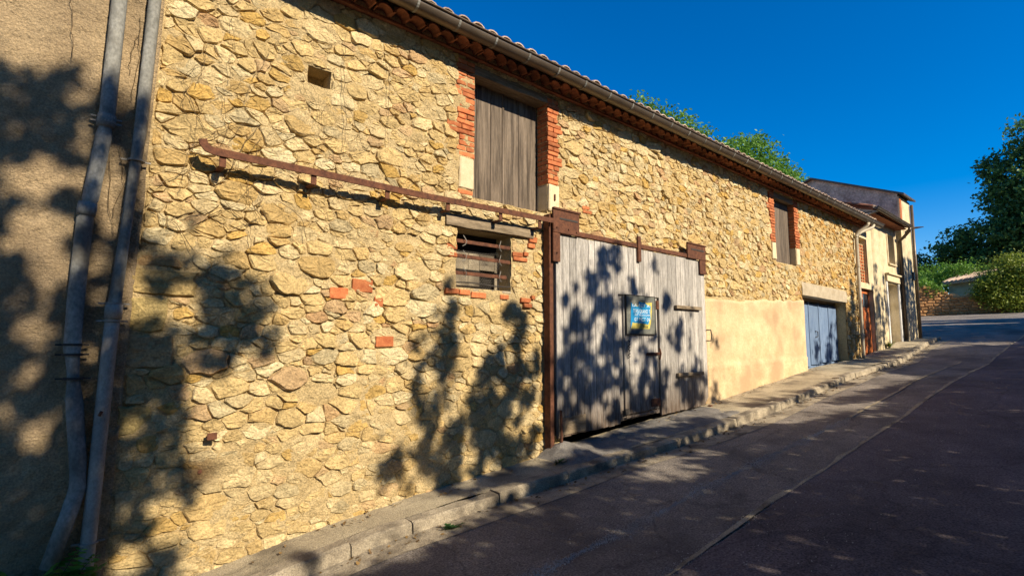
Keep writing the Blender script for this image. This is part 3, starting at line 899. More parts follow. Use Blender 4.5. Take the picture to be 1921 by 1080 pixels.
# plaster panel ------------------------------------------------------------
xs = np.linspace(9.03, 13.71, 120); zn = np.linspace(0, 1, 46)
ZT = np.interp(xs, [9.0, 10.5, 12, 13.72], [2.80, 2.85, 2.92, 3.03]) + .10 * (fbm(xs * 3.5, xs * 0 + 2, 6, 5) - .5)
ZB = zp(xs) - .05
XX = np.repeat(xs[:, None], 46, 1); ZZ = ZB[:, None] * (1 - zn) + ZT[:, None] * zn
ledge = np.interp(xs, [9, 13.8], [1.55, 1.64])[:, None]
YY = -.045 + .018 * (fbm(XX * 1.5, ZZ * 1.5, 21) - .5) - .018 * sstep(.01, -.01, ZZ - ledge) - .012 * np.exp(-((ZZ - ledge) / .018) ** 2)
YY[:, -1] = .03; YY[:, 0] = -.06
YY[0, :] = .04; YY[-1, :] = .04
grid_mesh("plaster_panel", XX, YY, ZZ, M['plaster'], parent=barn, smooth=True, label="smooth pinkish ochre plaster covering the lower wall beside the door")

# garage door --------------------------------------------------------------
gd = MB(); gd.box(13.6, 16.8, .29, .32, 1.2, 3.0)
gd = gd.build("garage_door", M['blue'], barn, label="faded blue plank garage door in a deep opening")
e = [13.74, 14.72, 15.40, 16.10, 16.74]
for i in range(4):
    z0 = float(zp((e[i] + e[i + 1]) / 2)) + .015
    MB().box(e[i] + .006, e[i + 1] - .006, .245, .289, z0, 2.97 + rnd.uniform(-.01, .01), bev=.008).build("door_leaf", M['blue'], gd)
for i in range(1, 4):
    MB().box(e[i] - .022, e[i] + .022, .228, .244, 1.42, 3.02, bev=.005).build("cover_strip", M['blue'], gd)
MB().tube([(15.1, .235, 2.28), (15.16, .20, 2.26), (15.16, .20, 2.14), (15.1, .235, 2.12)], .012, 7).build("handle", M['black'], gd)
MB().box(13.70, 16.76, .255, .33, 3.03, 3.13).build("frame_header", M['oldbeam'], gd)

# small fittings
pl = MB(); pl.box(1.045, 1.118, -.10, -.092, 1.205, 1.262, bev=.002); pl.box(1.05, 1.075, -.0915, .03, 1.21, 1.23, bev=.002)
pl.build("iron_bracket", M['rust'], barn)
MB().tube([(1.02, .03, .955), (1.02, -.035, .95)], [.020, .016], 9).build("iron_stub", M['rust'], barn)

# eaves: genoise tiles, fillet, roof tiles, gutter ----------------------------
lumpy_beam(BX0, 19.05, -.075, .10, 5.455, 5.487, 60, .006, 0, 3).build("eave_fillet", M['tile'], barn)
MB().box(BX0, 19.05, -.05, .25, 5.4875, 5.70).build("eave_fill", M['mortar'], barn)
def arc_tile(xc, y0, y1, z0a, z0b, w, h, th=.014, n=7, up=True):
    V = []; F = []
    for (yy, zz, sc) in ((y0, z0a, 1.0), (y1, z0b, .86)):
        for rr in (1.0, 1 - th / (w / 2)):
            for k in range(n):
                t_ = math.pi * (k / (n - 1))
                V.append((xc - math.cos(t_) * w / 2 * sc * rr, yy, zz + (math.sin(t_) * h * (rr if rr == 1 else 1 - th / h)) * (1 if up else -1)))
    for k in range(n - 1):
        F += [(k, k + 1, 2 * n + k + 1, 2 * n + k), (n + k + 1, n + k, 3 * n + k, 3 * n + k + 1), (k + 1, k, n + k, n + k + 1), (2 * n + k, 2 * n + k + 1, 3 * n + k + 1, 3 * n + k)]
    F += [(0, 2 * n, 3 * n, n), (n - 1, 2 * n - 1, 4 * n - 1, 3 * n - 1)]
    return V, F
xg = BX0 + .1
while xg < 18.95:
    V, F = arc_tile(xg + rnd.uniform(-.014, .014), -.205 + rnd.uniform(-.03, .02), .06, 5.488 + rnd.uniform(-.012, .008), 5.50 + rnd.uniform(-.006, .006), rnd.uniform(.182, .205), rnd.uniform(.072, .09))
    MB().add(V, F).build("eave_tile", M['tile'], barn)
    xg += .197
roof = MB()
TSL = math.tan(R(17))
roof.prism([(0, 0)] * 3, 0, 0) if False else None
ya, za = -.26, 5.66
yr_, zr_ = 4.5, 5.66 + 4.76 * TSL
roof.add([(BX0 - .1, ya, za), (19.08, ya, za), (19.08, yr_, zr_), (BX0 - .1, yr_, zr_), (BX0 - .1, 9.2, 5.66), (19.08, 9.2, 5.66),
          (BX0 - .1, ya, za - .05), (19.08, ya, za - .05), (19.08, yr_, zr_ - .05), (BX0 - .1, yr_, zr_ - .05), (BX0 - .1, 9.2, 5.61), (19.08, 9.2, 5.61)],
         [(0, 1, 2, 3), (3, 2, 5, 4), (7, 6, 9, 8), (8, 9, 10, 11), (0, 6, 7, 1), (4, 5, 11, 10), (0, 3, 9, 6), (3, 4, 10, 9), (1, 7, 8, 2), (2, 8, 11, 5)])
roof = roof.build("roof", M['oldbeam'], barn)
xg = BX0
while xg < 19.0:
    V, F = arc_tile(xg + rnd.uniform(-.008, .008), -.315 + rnd.uniform(-.012, .012), .14, 5.675 + rnd.uniform(-.006, .006), 5.675 + .455 * TSL, .19, .075)
    MB().add(V, F).build("roof_tile", M['tileold'], roof)
    xg += .215
mb = MB()
yy = .10
while yy < 4.4:
    xg = BX0
    while xg < 19.0:
        V, F = arc_tile(xg, yy, yy + .46, 5.672 + (yy + .26) * TSL, 5.672 + (yy + .72) * TSL, .19, .075, n=5)
        mb.add(V, F); xg += .215
    yy += .40
mb.build("roof_tiles", M['tileold'], roof, kind='stuff')

MB().box(BX0 - .08, 19.06, -.290, -.2625, 5.545, 5.675).build("sun_block_board", M['oldbeam'], barn)  # added board, blocks sun leaking between gutter and roof tiles
def gutter(x0, x1, yc, zc, rad, m, parent, z1=None, joints=.53, name="gutter"):
    z1 = zc if z1 is None else z1
    V = []; F = []
    n = 11
    ends = ((x0, zc), (x1, z1))
    prof = []
    for k in range(n): 
        t_ = math.pi * k / (n - 1); prof.append((math.cos(t_) * rad, -math.sin(t_) * rad))
    for k in range(7):
        t_ = 2 * math.pi * k / 7
        prof.append((-rad - .010 + .012 * math.cos(t_), .004 + .012 * math.sin(t_)))
    m_ = 12
    for i in range(m_ + 1):
        f_ = i / m_
        x_ = x0 + (x1 - x0) * f_; zc_ = zc + (z1 - zc) * f_ + (rnd.uniform(-.004, .004) if 0 < i < m_ else 0)
        V += [(x_, yc + a, zc_ + b_) for a, b_ in prof]
    np_ = len(prof)
    for i in range(m_):
        for k in range(np_ - 1): F.append((i * np_ + k, i * np_ + k + 1, (i + 1) * np_ + k + 1, (i + 1) * np_ + k))
    for e_ in (0, m_): F.append(tuple(e_ * np_ + k for k in range(n)))
    g = MB().add(V, F).build(name, m, parent, smooth=True)
    x_ = x0 + .25
    while x_ < x1:
        zc_ = zc + (z1 - zc) * (x_ - x0) / (x1 - x0)
        V = []; F = []
        for dx in (-.014, .014):
            for k in range(n):
                t_ = math.pi * k / (n - 1); V.append((x_ + dx, yc + math.cos(t_) * (rad + .005), zc_ - math.sin(t_) * (rad + .005)))
        for k in range(n - 1): F.append((k, k + 1, n + k + 1, n + k))
        MB().add(V, F).build("gutter_strap", M['pvcgrey'], g)
        x_ += joints
    return g
gutter(BX0 - .05, 19.10, -.375, 5.575, .092, M['zinc'], barn, 5.555)

dp = MB()
dp.tube([(17.86, -.385, 5.46), (17.86, -.36, 5.38), (17.74, -.16, 5.22), (17.70, -.10, 5.10), (17.68, -.095, 3.3), (17.66, -.095, 1.72), (17.64, -.10, 1.46)], .05, 12)
dp.tube([(18.35, -.385, 5.46), (18.3, -.37, 5.38), (17.85, -.18, 5.20), (17.70, -.10, 5.06)], .045, 12)
dp = dp.build("downpipe", M['pipecream'], barn, smooth=True, label="cream downpipe at the barn's right end")
for zc in (5.08, 4.2, 3.25, 2.2): MB().tube([(17.688, -.097, zc - .03), (17.688, -.097, zc + .03)], .062, 12).build("pipe_collar", M['pipecream'], dp)

# ------------------------------------------------------------------ rendered house on the left
lh = empty("rendered_house", (-2.0, 0.0, 0.0), "roughcast grey-beige house wall at the far left behind the drainpipes", "house")
hx = np.unique(np.concatenate([np.linspace(-6, -.6, 40), np.linspace(-.6, .50, 70)])); hz = np.linspace(-.6, 6.4, 420)
HX, HZ = np.meshgrid(hx, hz, indexing='ij')
HY = -.035 + .03 * (fbm(HX * 3, HZ * 3, 51) - .5) + .03 * (fbm(HX * 16, HZ * 16, 52, 3) - .5)
HY[-1, :] = .06
edge = .02 * (fbm(HZ * 2.3, HZ * 0, 53) - .5)
HX = np.where(HX > -.6, -.6 + (HX + .6) / 1.1 * (corner_x(HZ) + edge + .6), HX)
lw = grid_mesh("wall", HX, HY, HZ, M['roughcast'], parent=lh, smooth=True)
MB().box(-6, .40, .07, 8, -.8, 6.3).build("house_body", M['roughcast'], lh)
rf = MB(); rf.add([(-6.2, -.5, 6.35), (.5, -.5, 6.35), (.5, 4, 7.7), (-6.2, 4, 7.7), (-6.2, -.5, 6.28), (.5, -.5, 6.28), (.5, 4, 7.63), (-6.2, 4, 7.63)], [(0, 1, 2, 3), (5, 4, 7, 6), (0, 4, 5, 1), (1, 5, 6, 2), (3, 2, 6, 7), (0, 3, 7, 4)])
rf.build("roof", M['tileold'], lh)
p1 = MB(); p1.tube([(.305, -.115, 6.2), (.265, -.10, 4.66), (.245, -.10, 3.72), (.235, -.10, 3.55), (.185, -.10, 3.05), (.165, -.10, 2.9), (.150, -.10, 2.3), (.152, -.10, 1.95), (.185, -.10, 1.6), (.235, -.10, 1.15), (.245, -.10, .98), (.215, -.115, .84), (.12, -.13, .47)], .051, 18)
p1 = p1.build("drainpipe", M['pvcgrey'], lh, smooth=True, label="left grey drainpipe with a kinked foot")
for a, za in ((.242, 3.66), (.170, 2.97)):
    MB().tube([(a - .003, -.10, za - .045), (a, -.10, za), (a + .003, -.10, za + .05)], [.056, .060, .058], 18).build("socket", M['pvcgrey'], p1, smooth=True)
for a, za, ln in ((.243, 3.69, .08), (.243, 3.655, .08), (.152, 1.98, .08), (.155, 1.91, .08), (.170, 1.74, .085)):
    c_ = MB(); c_.tube([(a, -.10, za - .008), (a, -.10, za + .008)], .0595, 18); c_.box(a - ln - .015, a + ln + .015, -.10, -.085, za - .006, za + .006)
    c_.build("pipe_clip", M['black'] if za < 2 else M['wire'], p1)
p2 = MB(); p2.tube([(.53, -.115, 6.2), (.492, -.10, 4.76), (.46, -.10, 3.68), (.375, -.10, 2.28), (.372, -.10, 2.2)], .044, 18)
p2 = p2.build("drainpipe", M['pvcgrey'], lh, smooth=True, label="right drainpipe grey above and beige fibre cement below")
MB().tube([(.374, -.10, 2.24), (.365, -.10, 2.0), (.345, -.10, 1.2), (.325, -.10, .45), (.32, -.10, .0)], .047, 18).build("lower_pipe", M['fibre'], p2, smooth=True)
MB().tube([(.3725, -.10, 2.17), (.376, -.10, 2.29)], .056, 18).build("socket", M['fibre'], p2, smooth=True)
for a, za in ((.445, 3.40), (.374, 2.285), (.369, 2.155), (.328, .58)):
    c_ = MB(); c_.tube([(a, -.10, za - .006), (a, -.10, za + .006)], .058, 18); c_.box(a - .095, a + .095, -.095, -.082, za - .006, za + .006); c_.build("pipe_clip", M['wire'], p2)
MB().tube([(.345, -.15, 1.50), (.33, -.16, 1.47)], .01, 6).build("screw", M['rust'], p2)

# ------------------------------------------------------------------ annex, village house, gable house
def face(name, x0, x1, z0f, z1, y, m, parent, holes=(), dx=.08, seed=0, amp=.015):
    xs = np.unique(np.round(np.concatenate([np.arange(x0, x1, dx), [x1], [a for h in holes for a in h[:2]]]), 3))
    zs = np.unique(np.round(np.concatenate([np.arange(z0f, z1, dx), [z1], [a for h in holes for a in h[2:]]]), 3))
    X_, Z_ = np.meshgrid(xs, zs, indexing='ij')
    Y_ = y + amp * (fbm(X_ * 4, Z_ * 4, seed) - .5)
    Y_[0, :] = y + .1; Y_[-1, :] = y + .1
    cx_ = (X_[:-1, :-1] + X_[1:, 1:]) / 2; cz_ = (Z_[:-1, :-1] + Z_[1:, 1:]) / 2
    kp = cx_ > -99
    for h in holes: kp &= ~((cx_ > h[0]) & (cx_ < h[1]) & (cz_ > h[2]) & (cz_ < h[3]))
    return grid_mesh(name, X_, Y_, Z_, m, keep=kp, parent=parent, smooth=True)

an = empty("annex", (18.6, 0, 1.6), "narrow cream annex with an orange door and brick grille under the barn's eave", "house")
AO = [(18.02, 19.35, 1.5, 3.60), (18.12, 18.98, 3.78, 5.15)]
face("wall", 17.755, 19.55, 1.3, 5.5, .0, M['cream'], an, AO, .06, 61)
mb = MB(); reveal(mb, AO[0], .2); reveal(mb, AO[1], .2); mb.box(17.8, 19.5, .21, 6, 1.2, 5.45); mb.build("inner_wall", M['cream'], an)
od = MB(); od.box(18.02, 19.35, .15, .18, 1.5, 3.6); od = od.build("door", M['orange'], an, label="orange varnished door with glazed top panes")
for a, b_ in ((18.03, 18.66), (18.69, 19.34)):
    MB().box(a, b_, .11, .149, 1.66, 2.98, bev=.01).build("panel", M['orange'], od)
    MB().box(a + .07, b_ - .07, .095, .1095, 1.85, 2.35, bev=.01).build("panel_field", M['orange'], od)
    MB().box(a + .05, b_ - .05, .10, .109, 2.45, 2.9, bev=.01).build("panel_field", M['orange'], od)
    MB().box(a + .08, b_ - .08, .135, .149, 3.06, 3.46).build("pane", M['glass'], od)
MB().box(18.03, 19.34, .115, .1485, 2.985, 3.05, bev=.006).build("transom", M['orange'], od)
MB().box(18.03, 19.34, .115, .1485, 3.47, 3.58, bev=.006).build("transom", M['orange'], od)
for a in (18.03, 18.63, 19.26): MB().box(a, a + .08, .115, .1485, 3.052, 3.468, bev=.006).build("mullion", M['orange'], od)
gr = MB(); gr.box(18.12, 18.98, .18, .19, 3.78, 4.98); gr = gr.build("brick_grille", M['dark'], an)
z = 3.79
while z < 4.95:
    for i in range(4):
        x_ = 18.13 + i * .215 + (.05 if int(z * 100) % 2 else 0)
        b_ = MB(); b_.box(x_, x_ + .13, .08, .179, z, z + .075, bev=.006); b_.build("brick", M['brick'], gr)
    b_ = MB(); b_.box(18.125, 18.975, .085, .179, z + .078, z + .098); b_.build("mortar_course", M['mortar'], gr)
    z += .1

vh = empty("village_house", (20.8, 0, 1.8), "cream rendered house with a white framed door and one upper window", "house")
VO = [(20.72, 22.02, 1.7, 3.95), (21.12, 21.85, 4.62, 5.62)]
face("wall", 19.555, 22.24, 1.5, 6.05, -.03, M['cream'], vh, VO, .07, 63, .03)
mb = MB(); reveal(mb, VO[0], .3, -.02); reveal(mb, VO[1], .25, -.02); mb.box(19.6, 22.2, .31, 6, 1.2, 6.0)
mb.add([(19.6, -.0, 5.4), (19.6, 6, 5.4), (19.6, 6, 8.2), (19.6, -.0, 6.2)], [(0, 1, 2, 3)])
mb.build("inner_wall", M['cream'], vh)
d_ = MB(); d_.box(20.7, 22.05, .26, .30, 1.6, 3.98); d_ = d_.build("door", M['white'], vh, label="white door set deep in a pale surround")
for a, b_, c, e_ in ((20.80, 21.35, 1.95, 2.8), (21.40, 21.95, 1.95, 2.8), (20.80, 21.35, 2.9, 3.8), (21.40, 21.95, 2.9, 3.8)):
    MB().box(a, b_, .235, .259, c, e_, bev=.012).build("panel", M['white'], d_)
MB().box(20.60, 22.12, -.10, -.045, 3.98, 4.20, bev=.012).build("door_lintel", M['limestone'], vh)
MB().box(20.60, 22.16, -.16, -.04, 4.203, 4.26, bev=.01).build("cornice", M['limestone'], vh)
for a, b_ in ((20.60, 20.718), (22.022, 22.14)): MB().box(a, b_, -.065, -.02, 1.8, 3.975, bev=.006).build("door_surround", M['white'], vh)
w_ = MB(); w_.box(21.1, 21.87, .2, .23, 4.6, 5.64); w_ = w_.build("window", M['white'], vh)
for a, b_, c, e_ in ((21.17, 21.46, 4.68, 5.1), (21.51, 21.80, 4.68, 5.1), (21.17, 21.46, 5.15, 5.57), (21.51, 21.80, 5.15, 5.57)): MB().box(a, b_, .185, .199, c, e_).build("pane", M['glass'], w_)
MB().box(21.05, 21.92, -.09, .05, 4.56, 4.615, bev=.008).build("sill", M['limestone'], vh)
for a, b_ in ((21.02, 21.115), (21.855, 21.95)): MB().box(a, b_, -.055, -.01, 4.62, 5.70, bev=.005).build("window_surround", M['limestone'], vh)
rf = MB(); y0_, z0_, y1_, z1_ = -.40, 5.98, 3.4, 7.20
XA, XB = 18.35, 22.25
rf.add([(XA, y0_, z0_), (XB, y0_, z0_), (XB, y1_, z1_), (XA, y1_, z1_), (XA, y0_, z0_ - .07), (XB, y0_, z0_ - .07), (XB, y1_, z1_ - .07), (XA, y1_, z1_ - .07), (XA, 7.4, z0_), (XB, 7.4, z0_)],
       [(0, 1, 2, 3), (5, 4, 7, 6), (0, 4, 5, 1), (1, 5, 6, 2), (3, 7, 4, 0), (3, 2, 9, 8)])
rf = rf.build("roof", M['tile'], vh)
xg = XA + .1
while xg < XB:
    V, F = arc_tile(xg, y0_ - .04, .1, z0_ + .01, z0_ + .01 + .66 * (z1_ - z0_) / (y1_ - y0_), .19, .07); MB().add(V, F).build("roof_tile", M['tileold'], rf); xg += .215
mb = MB(); yy = .0
sl = (z1_ - z0_) / (y1_ - y0_)
while yy < 3.3:
    for xg in np.arange(XA + .1, XB, .215):
        V, F = arc_tile(xg, yy, yy + .45, z0_ + .01 + (yy - y0_) * sl, z0_ + .01 + (yy + .45 - y0_) * sl, .19, .07, n=5); mb.add(V, F)
    yy += .4
mb.build("roof_tiles", M['tile'], rf, kind='stuff')
yy = y0_
while yy < 3.3:                               # verge tiles along the side you look at
    V, F = arc_tile(0, 0, .42, 0, .42 * sl, .19, .07)
    V = [(XA + a, yy + b_, z0_ + .02 + (yy - y0_) * sl + c) for a, b_, c in V]
    MB().add(V, F).build("verge_tile", M['tile'], rf); yy += .36
MB().box(18.4, 22.2, -.36, -.03, 5.86, 5.89).build("soffit", M['tile'], vh)
MB().add([(18.4, -.5, 5.88), (18.4, 3.4, 7.15), (18.4, 3.4, 5.7), (18.4, .02, 5.72), (18.55, -.5, 5.88), (18.55, 3.4, 7.15), (18.55, 3.4, 5.7), (18.55, .02, 5.72)],
         [(0, 1, 2, 3), (7, 6, 5, 4), (0, 3, 7, 4)]).build("gable_wall", M['greyrender'], vh)
gutter(18.3, 22.15, -.48, 5.985, .065, M['zinc'], vh, 5.94, .6)
g2 = MB(); g2.tube([(22.08, -.48, 5.89), (22.12, -.46, 5.79), (22.28, -.25, 5.62), (22.32, -.12, 5.5), (22.32, -.11, 2.1)], .05, 12)
g2.build("downpipe", M['zinc'], vh, smooth=True)

gh = empty("gable_house", (22.9, 3, 2.0), "tall grey gabled house rising behind the cream house at the row's end", "house")
GZL, GZR, GZP = 7.55, 7.25, 8.45
gx = 22.42
mb = MB()
poly = [(-.12, 1.8), (-.12, 7.22), (2.6, 8.36), (6.4, 7.0), (6.4, 1.8)]
V = [(gx, a, b_) for a, b_ in poly] + [(23.75, a, b_) for a, b_ in poly]
F = [(0, 1, 2, 3, 4), (9, 8, 7, 6, 5)] + [(i, i + 5, (i + 1) % 5 + 5, (i + 1) % 5) for i in range(5)]
mb.add(V, F).build("wall", M['greyrender'], gh)
fc = MB(); fc.box(22.36, 23.78, -.17, -.123, 1.8, 7.1); fc.build("street_front", M['cream'], gh)
fb = MB(); fb.box(22.37, 22.60, -.185, -.171, 6.0, 7.05, bev=.004); fb.build("brick_corner", M['brick'], gh)
rf = MB()
for (a, za, b_, zb) in ((-.34, 7.19, 2.62, 8.43), (2.62, 8.43, 6.7, 6.95)):
    rf.add([(gx - .12, a, za), (23.9, a, za), (23.9, b_, zb), (gx - .12, b_, zb), (gx - .12, a, za - .07), (23.9, a, za - .07), (23.9, b_, zb - .07), (gx - .12, b_, zb - .07)], [(0, 1, 2, 3), (5, 4, 7, 6), (0, 4, 5, 1), (3, 7, 4, 0), (1, 5, 6, 2), (2, 6, 7, 3)])
rf.build("roof", M['zinc'], gh)
MB().box(gx + .3, gx + .6, 3.3, 3.6, 8.0, 8.55, bev=.01).build("chimney", M['brick'], gh)
MB().tube([(23.72, -.24, 7.0), (23.72, -.22, 2.1)], .05, 10).build("downpipe", M['zinc'], gh, smooth=True)
MB().box(23.4, 23.55, -.23, -.1705, 4.2, 4.5, bev=.01).build("meter_box", M['zinc'], gh)

lamp = empty("street_lamp", (22.45, -.17, 6.0), "grey street lamp on an arm at the cream house's eave corner", "lamp")
MB().tube([(22.95, -.16, 5.86), (22.95, -.22, 5.97), (22.95, -.28, 5.99)], .02, 8).build("arm", M['zinc'], lamp)
lh_ = MB(); V = []; F = []
for i, (yy, w2, h2) in enumerate(((-.27, .04, .02), (-.34, .08, .04), (-.52, .09, .04), (-.70, .04, .015))):
    zz = 5.99 + (-.24 - yy) * .02
    V += [(22.95 - w2, yy, zz), (22.95 - w2 * .6, yy, zz + h2), (22.95 + w2 * .6, yy, zz + h2), (22.95 + w2, yy, zz), (22.95, yy, zz - h2 * .5)]
for i in range(3):
    for k in range(5): F.append((i * 5 + k, i * 5 + (k + 1) % 5, (i + 1) * 5 + (k + 1) % 5, (i + 1) * 5 + k))
F += [(0, 1, 2, 3, 4), (19, 18, 17, 16, 15)]
lh_.add(V, F).build("lamp_head", M['zinc'], lamp)

# ------------------------------------------------------------------ foliage tools
def leaf_cloud(C, size, tone, rs, droop=.3):
    n = len(C)
    nrm = rs.normal(size=(n, 3)); nrm[:, 2] = np.abs(nrm[:, 2]) + droop; nrm /= np.linalg.norm(nrm, axis=1)[:, None]
    a = np.cross(nrm, rs.normal(size=(n, 3))); a /= np.linalg.norm(a, axis=1)[:, None] + 1e-9
    b = np.cross(nrm, a)
    s = (size * rs.uniform(.6, 1.25, n))[:, None]
    V = np.stack([C - a * s * .55, C - b * s * .33 + nrm * s * .08, C + a * s * .55, C + b * s * .33 + nrm * s * .08], 1)
    col = np.repeat(np.clip(tone, 0, 1)[:, None], 4, 1).reshape(-1)
    Q = np.arange(4 * n).reshape(n, 4)
    return V.reshape(-1, 3), Q, np.stack([col] * 3, -1)

def foliage(name, blobs, n, size, m, parent, seed, kind='stuff', spray=.22, hollow=.55):
    """blobs: (centre, radii). Leaves gathered in sprays on and inside the blobs."""
    rs = np.random.RandomState(seed)
    vol = np.array([b[1][0] * b[1][1] * b[1][2] for b in blobs]) ** .72
    vol /= vol.sum()
    Cs = []; T = []
    for (c, r_), v in zip(blobs, vol):
        k = max(8, int(n * v))
        ns = max(4, k // 16)
        d = rs.normal(size=(ns, 3)); d /= np.linalg.norm(d, axis=1)[:, None]
        rad = rs.uniform(hollow, 1.06, ns) ** .8
        sc = np.array(c) + d * rad[:, None] * np.array(r_) * (1 + .18 * rs.normal(size=(ns, 1)) * .6)
        idx = rs.randint(0, ns, k)
        sp_ = spray * rs.uniform(.5, 1.4, ns)
        P = sc[idx] + rs.normal(size=(k, 3)) * sp_[idx][:, None] * np.array([1, 1, .6])
        Cs.append(P); T.append(np.clip(rs.uniform(.0, .6, ns)[idx] + rs.uniform(-.15, .4, k), 0, 1))
    C_ = np.concatenate(Cs); T = np.concatenate(T)
    V, Q, col = leaf_cloud(C_, size, T, rs)
    o = np_mesh(name, V, Q, m, parent=parent, col=col)
    if kind: o['kind'] = kind
    return o

def limb(mb, a, b, r0, r1, rs, n=5, wob=.12):
    a = Vector(a); b = Vector(b); L_ = (b - a).length
    P = []
    for i in range(n + 1):
        t_ = i / n
        q = a.lerp(b, t_) + Vector((0, 0, -.08 * L_ * math.sin(math.pi * t_)))
        if 0 < i < n: q += Vector(rs.normal(size=3) * wob * L_ * .12)
        P.append(q)
    mb.tube(P, [r0 + (r1 - r0) * i / n for i in range(n + 1)], 7)

def tree(name, base, blobs, n, size, m, label, seed, trunk=.2, cat="tree", group=None, spray=.3, fork=None):
    t_ = empty(name, base, label, cat, group)
    rs = np.random.RandomState(seed + 500)
    mb = MB()
    low = min(b[0][2] - b[1][2] for b in blobs)
    fk = Vector(fork) if fork else Vector((base[0], base[1], base[2] + max(.8, (low - base[2]) * 1.05)))
    limb(mb, base, fk, trunk, trunk * .75, rs, 4, .05)
    for c, r_ in blobs: limb(mb, fk, c, trunk * .5, trunk * .12, rs)
    mb.build("trunk", M['bark'], t_, smooth=True)
    foliage("crown", blobs, n, size, m, t_, seed, spray=spray)
    return t_

# ------------------------------------------------------------------ trees behind the barn
tree("leafy_tree", (21.8, 9.5, 1.9), [((20.0, 9, 12.3), (1.1, 1.1, .75)), ((22.3, 9, 12.4), (1.25, 1.3, .8)), ((24.2, 9, 12.2), (.95, 1.2, .8)), ((22.2, 9, 11.0), (2.6, 1.8, 1.3))], 9000, .17, M['leaf_bright'],
     "bright green treetop showing in two tufts above the barn's gutter", 21, .22, spray=.22)
tree("leafy_tree", (31.5, 9.5, 2.6), [((28.2, 9, 12.3), (1.3, 1.3, 1.0)), ((30.9, 9, 12.9), (1.6, 1.5, 1.25)), ((33.4, 9, 12.3), (1.4, 1.4, 1.2)), ((36.0, 9, 12.2), (1.3, 1.3, 1.1)), ((37.6, 9, 11.6), (.9, 1.1, .8)), ((32, 9, 10.6), (5.0, 2.2, 1.8))], 20000, .2, M['leaf_bright'],
     "rounded bright green tree rising behind the barn roof near the grey gable", 22, .3, spray=.28)

# ------------------------------------------------------------------ far end of the street
gw = empty("garden_wall", (38, .5, 3.4), "old rubble garden wall with orange stones closing the far end of the road", "wall")
def far_xy(t): return (40.0 + 5.2 * t, 5.0 - 10.5 * t)
def wall_top(t): return float(np.interp(t, [0, .12, .2, .3, .34, .6, 1], [1.6, 2.0, 1.7, 1.2, 1.05, 1.15, 1.3]))
V = []; F = []
nw = 60
for i in range(nw + 1):
    t_ = i / nw; x_, y_ = far_xy(t_); z0 = float(zp(x_)) - .5; h_ = wall_top(t_) + .5 + .08 * math.sin(i * 1.7)
    V += [(x_, y_, z0), (x_ - .02, y_, z0 + h_), (x_ + .45, y_ + .2, z0 + h_), (x_ + .45, y_ + .2, z0)]
for i in range(nw):
    for k in range(3): F.append((i * 4 + k, i * 4 + k + 1, (i + 1) * 4 + k + 1, (i + 1) * 4 + k))
gcore = MB().add(V, F).build("wall_core", M['mortar'], gw)
sts = []
zrow = -.1
while zrow < 2.0:
    t_ = 0.0
    rh = rnd.uniform(.15, .24)
    while t_ < .98:
        w_ = rnd.uniform(.25, .5)
        dt = w_ / 11.7
        x_, y_ = far_xy(t_ + dt / 2); x2, y2 = far_xy(t_ + dt)
        top = wall_top(t_ + dt / 2)
        if zrow + rh < top + .05:
            ux_, uy_ = x2 - x_, y2 - y_
            ln = math.hypot(ux_, uy_); ux_ /= ln; uy_ /= ln
            base = float(zp(x_)) - .02 + zrow
            mb = MB(); mb.box(-w_ / 2 + .02, w_ / 2 - .02, -.07, .1, .012, rh - .012, bev=.04, jit=.018, rot=rnd.uniform(-.05, .05))
            vv = [(x_ + p[0] * ux_ + p[1] * -uy_ * -1, y_ + p[0] * uy_ + p[1] * ux_ * -1, base + p[2]) for p in mb.v]
            sts.append((vv, mb.f))
        t_ += dt
    zrow += rh
M['farstone'] = mat("orange_rubble", (.32, .16, .065), (.62, .33, .13), 5, 6, rough=.95, bump=.6, bscale=20, bdist=.02, rand=.3, fine=.15, fscale=12)
rnd.shuffle(sts)
for vv, ff in sts[:290]: MB().add(vv, ff).build("stone", M['farstone'], gcore)
mb = MB()
for vv, ff in sts[290:]: mb.add(vv, ff)
if sts[290:]: mb.build("small_stones", M['farstone'], gcore, kind='stuff')

fh = empty("garden_shed", (43.5, 1.2, 3.8), "small cream outbuilding with a tiled roof half hidden by ivy behind the garden wall", "shed")
MB().box(43.4, 48, -1.6, 2.15, 3.5, 5.75).build("wall", M['cream'], fh)
rf = MB(); rf.add([(43.0, -1.9, 6.15), (43.0, 2.4, 5.72), (48.1, 2.4, 6.6), (48.1, -1.9, 7.0), (43.0, -1.9, 6.02), (43.0, 2.4, 5.6), (48.1, 2.4, 6.48), (48.1, -1.9, 6.88)], [(0, 3, 2, 1), (4, 5, 6, 7), (0, 1, 5, 4), (1, 2, 6, 5), (2, 3, 7, 6), (3, 0, 4, 7)])
rf = rf.build("roof", M['tileold'], fh)
yy = -1.85
while yy < 2.35:
    mb = MB(); mb.tube([(42.95, yy, 6.17 - (yy + 1.9) * .1), (45.5, yy, 6.62 - (yy + 1.9) * .1), (48.0, yy, 7.04 - (yy + 1.9) * .1)], .085, 7); mb.build("roof_tile", M['tileold'], rf); yy += .22
w_ = MB(); w_.box(43.36, 43.40, .15, .55, 4.5, 5.25); w_ = w_.build("window", M['glass'], fh)
MB().box(43.33, 43.359, .1, .6, 4.44, 4.5).build("sill", M['limestone'], w_)
MB().add([(56, -2, 4), (56, 4.2, 4), (56, 4.2, 8.0), (56, -2, 10.3), (58, -2, 4), (58, 4.2, 4), (58, 4.2, 8.0), (58, -2, 10.3)], [(0, 1, 2, 3), (7, 6, 5, 4), (3, 2, 6, 7), (1, 5, 6, 2)]).build("far_house_wall", M['cream'], None)
fo = bpy.data.objects["far_house_wall"]; fo.name = "far_house"; tag(fo, "distant house gable with a dark sloping roofline peeking above the ivy", "house")
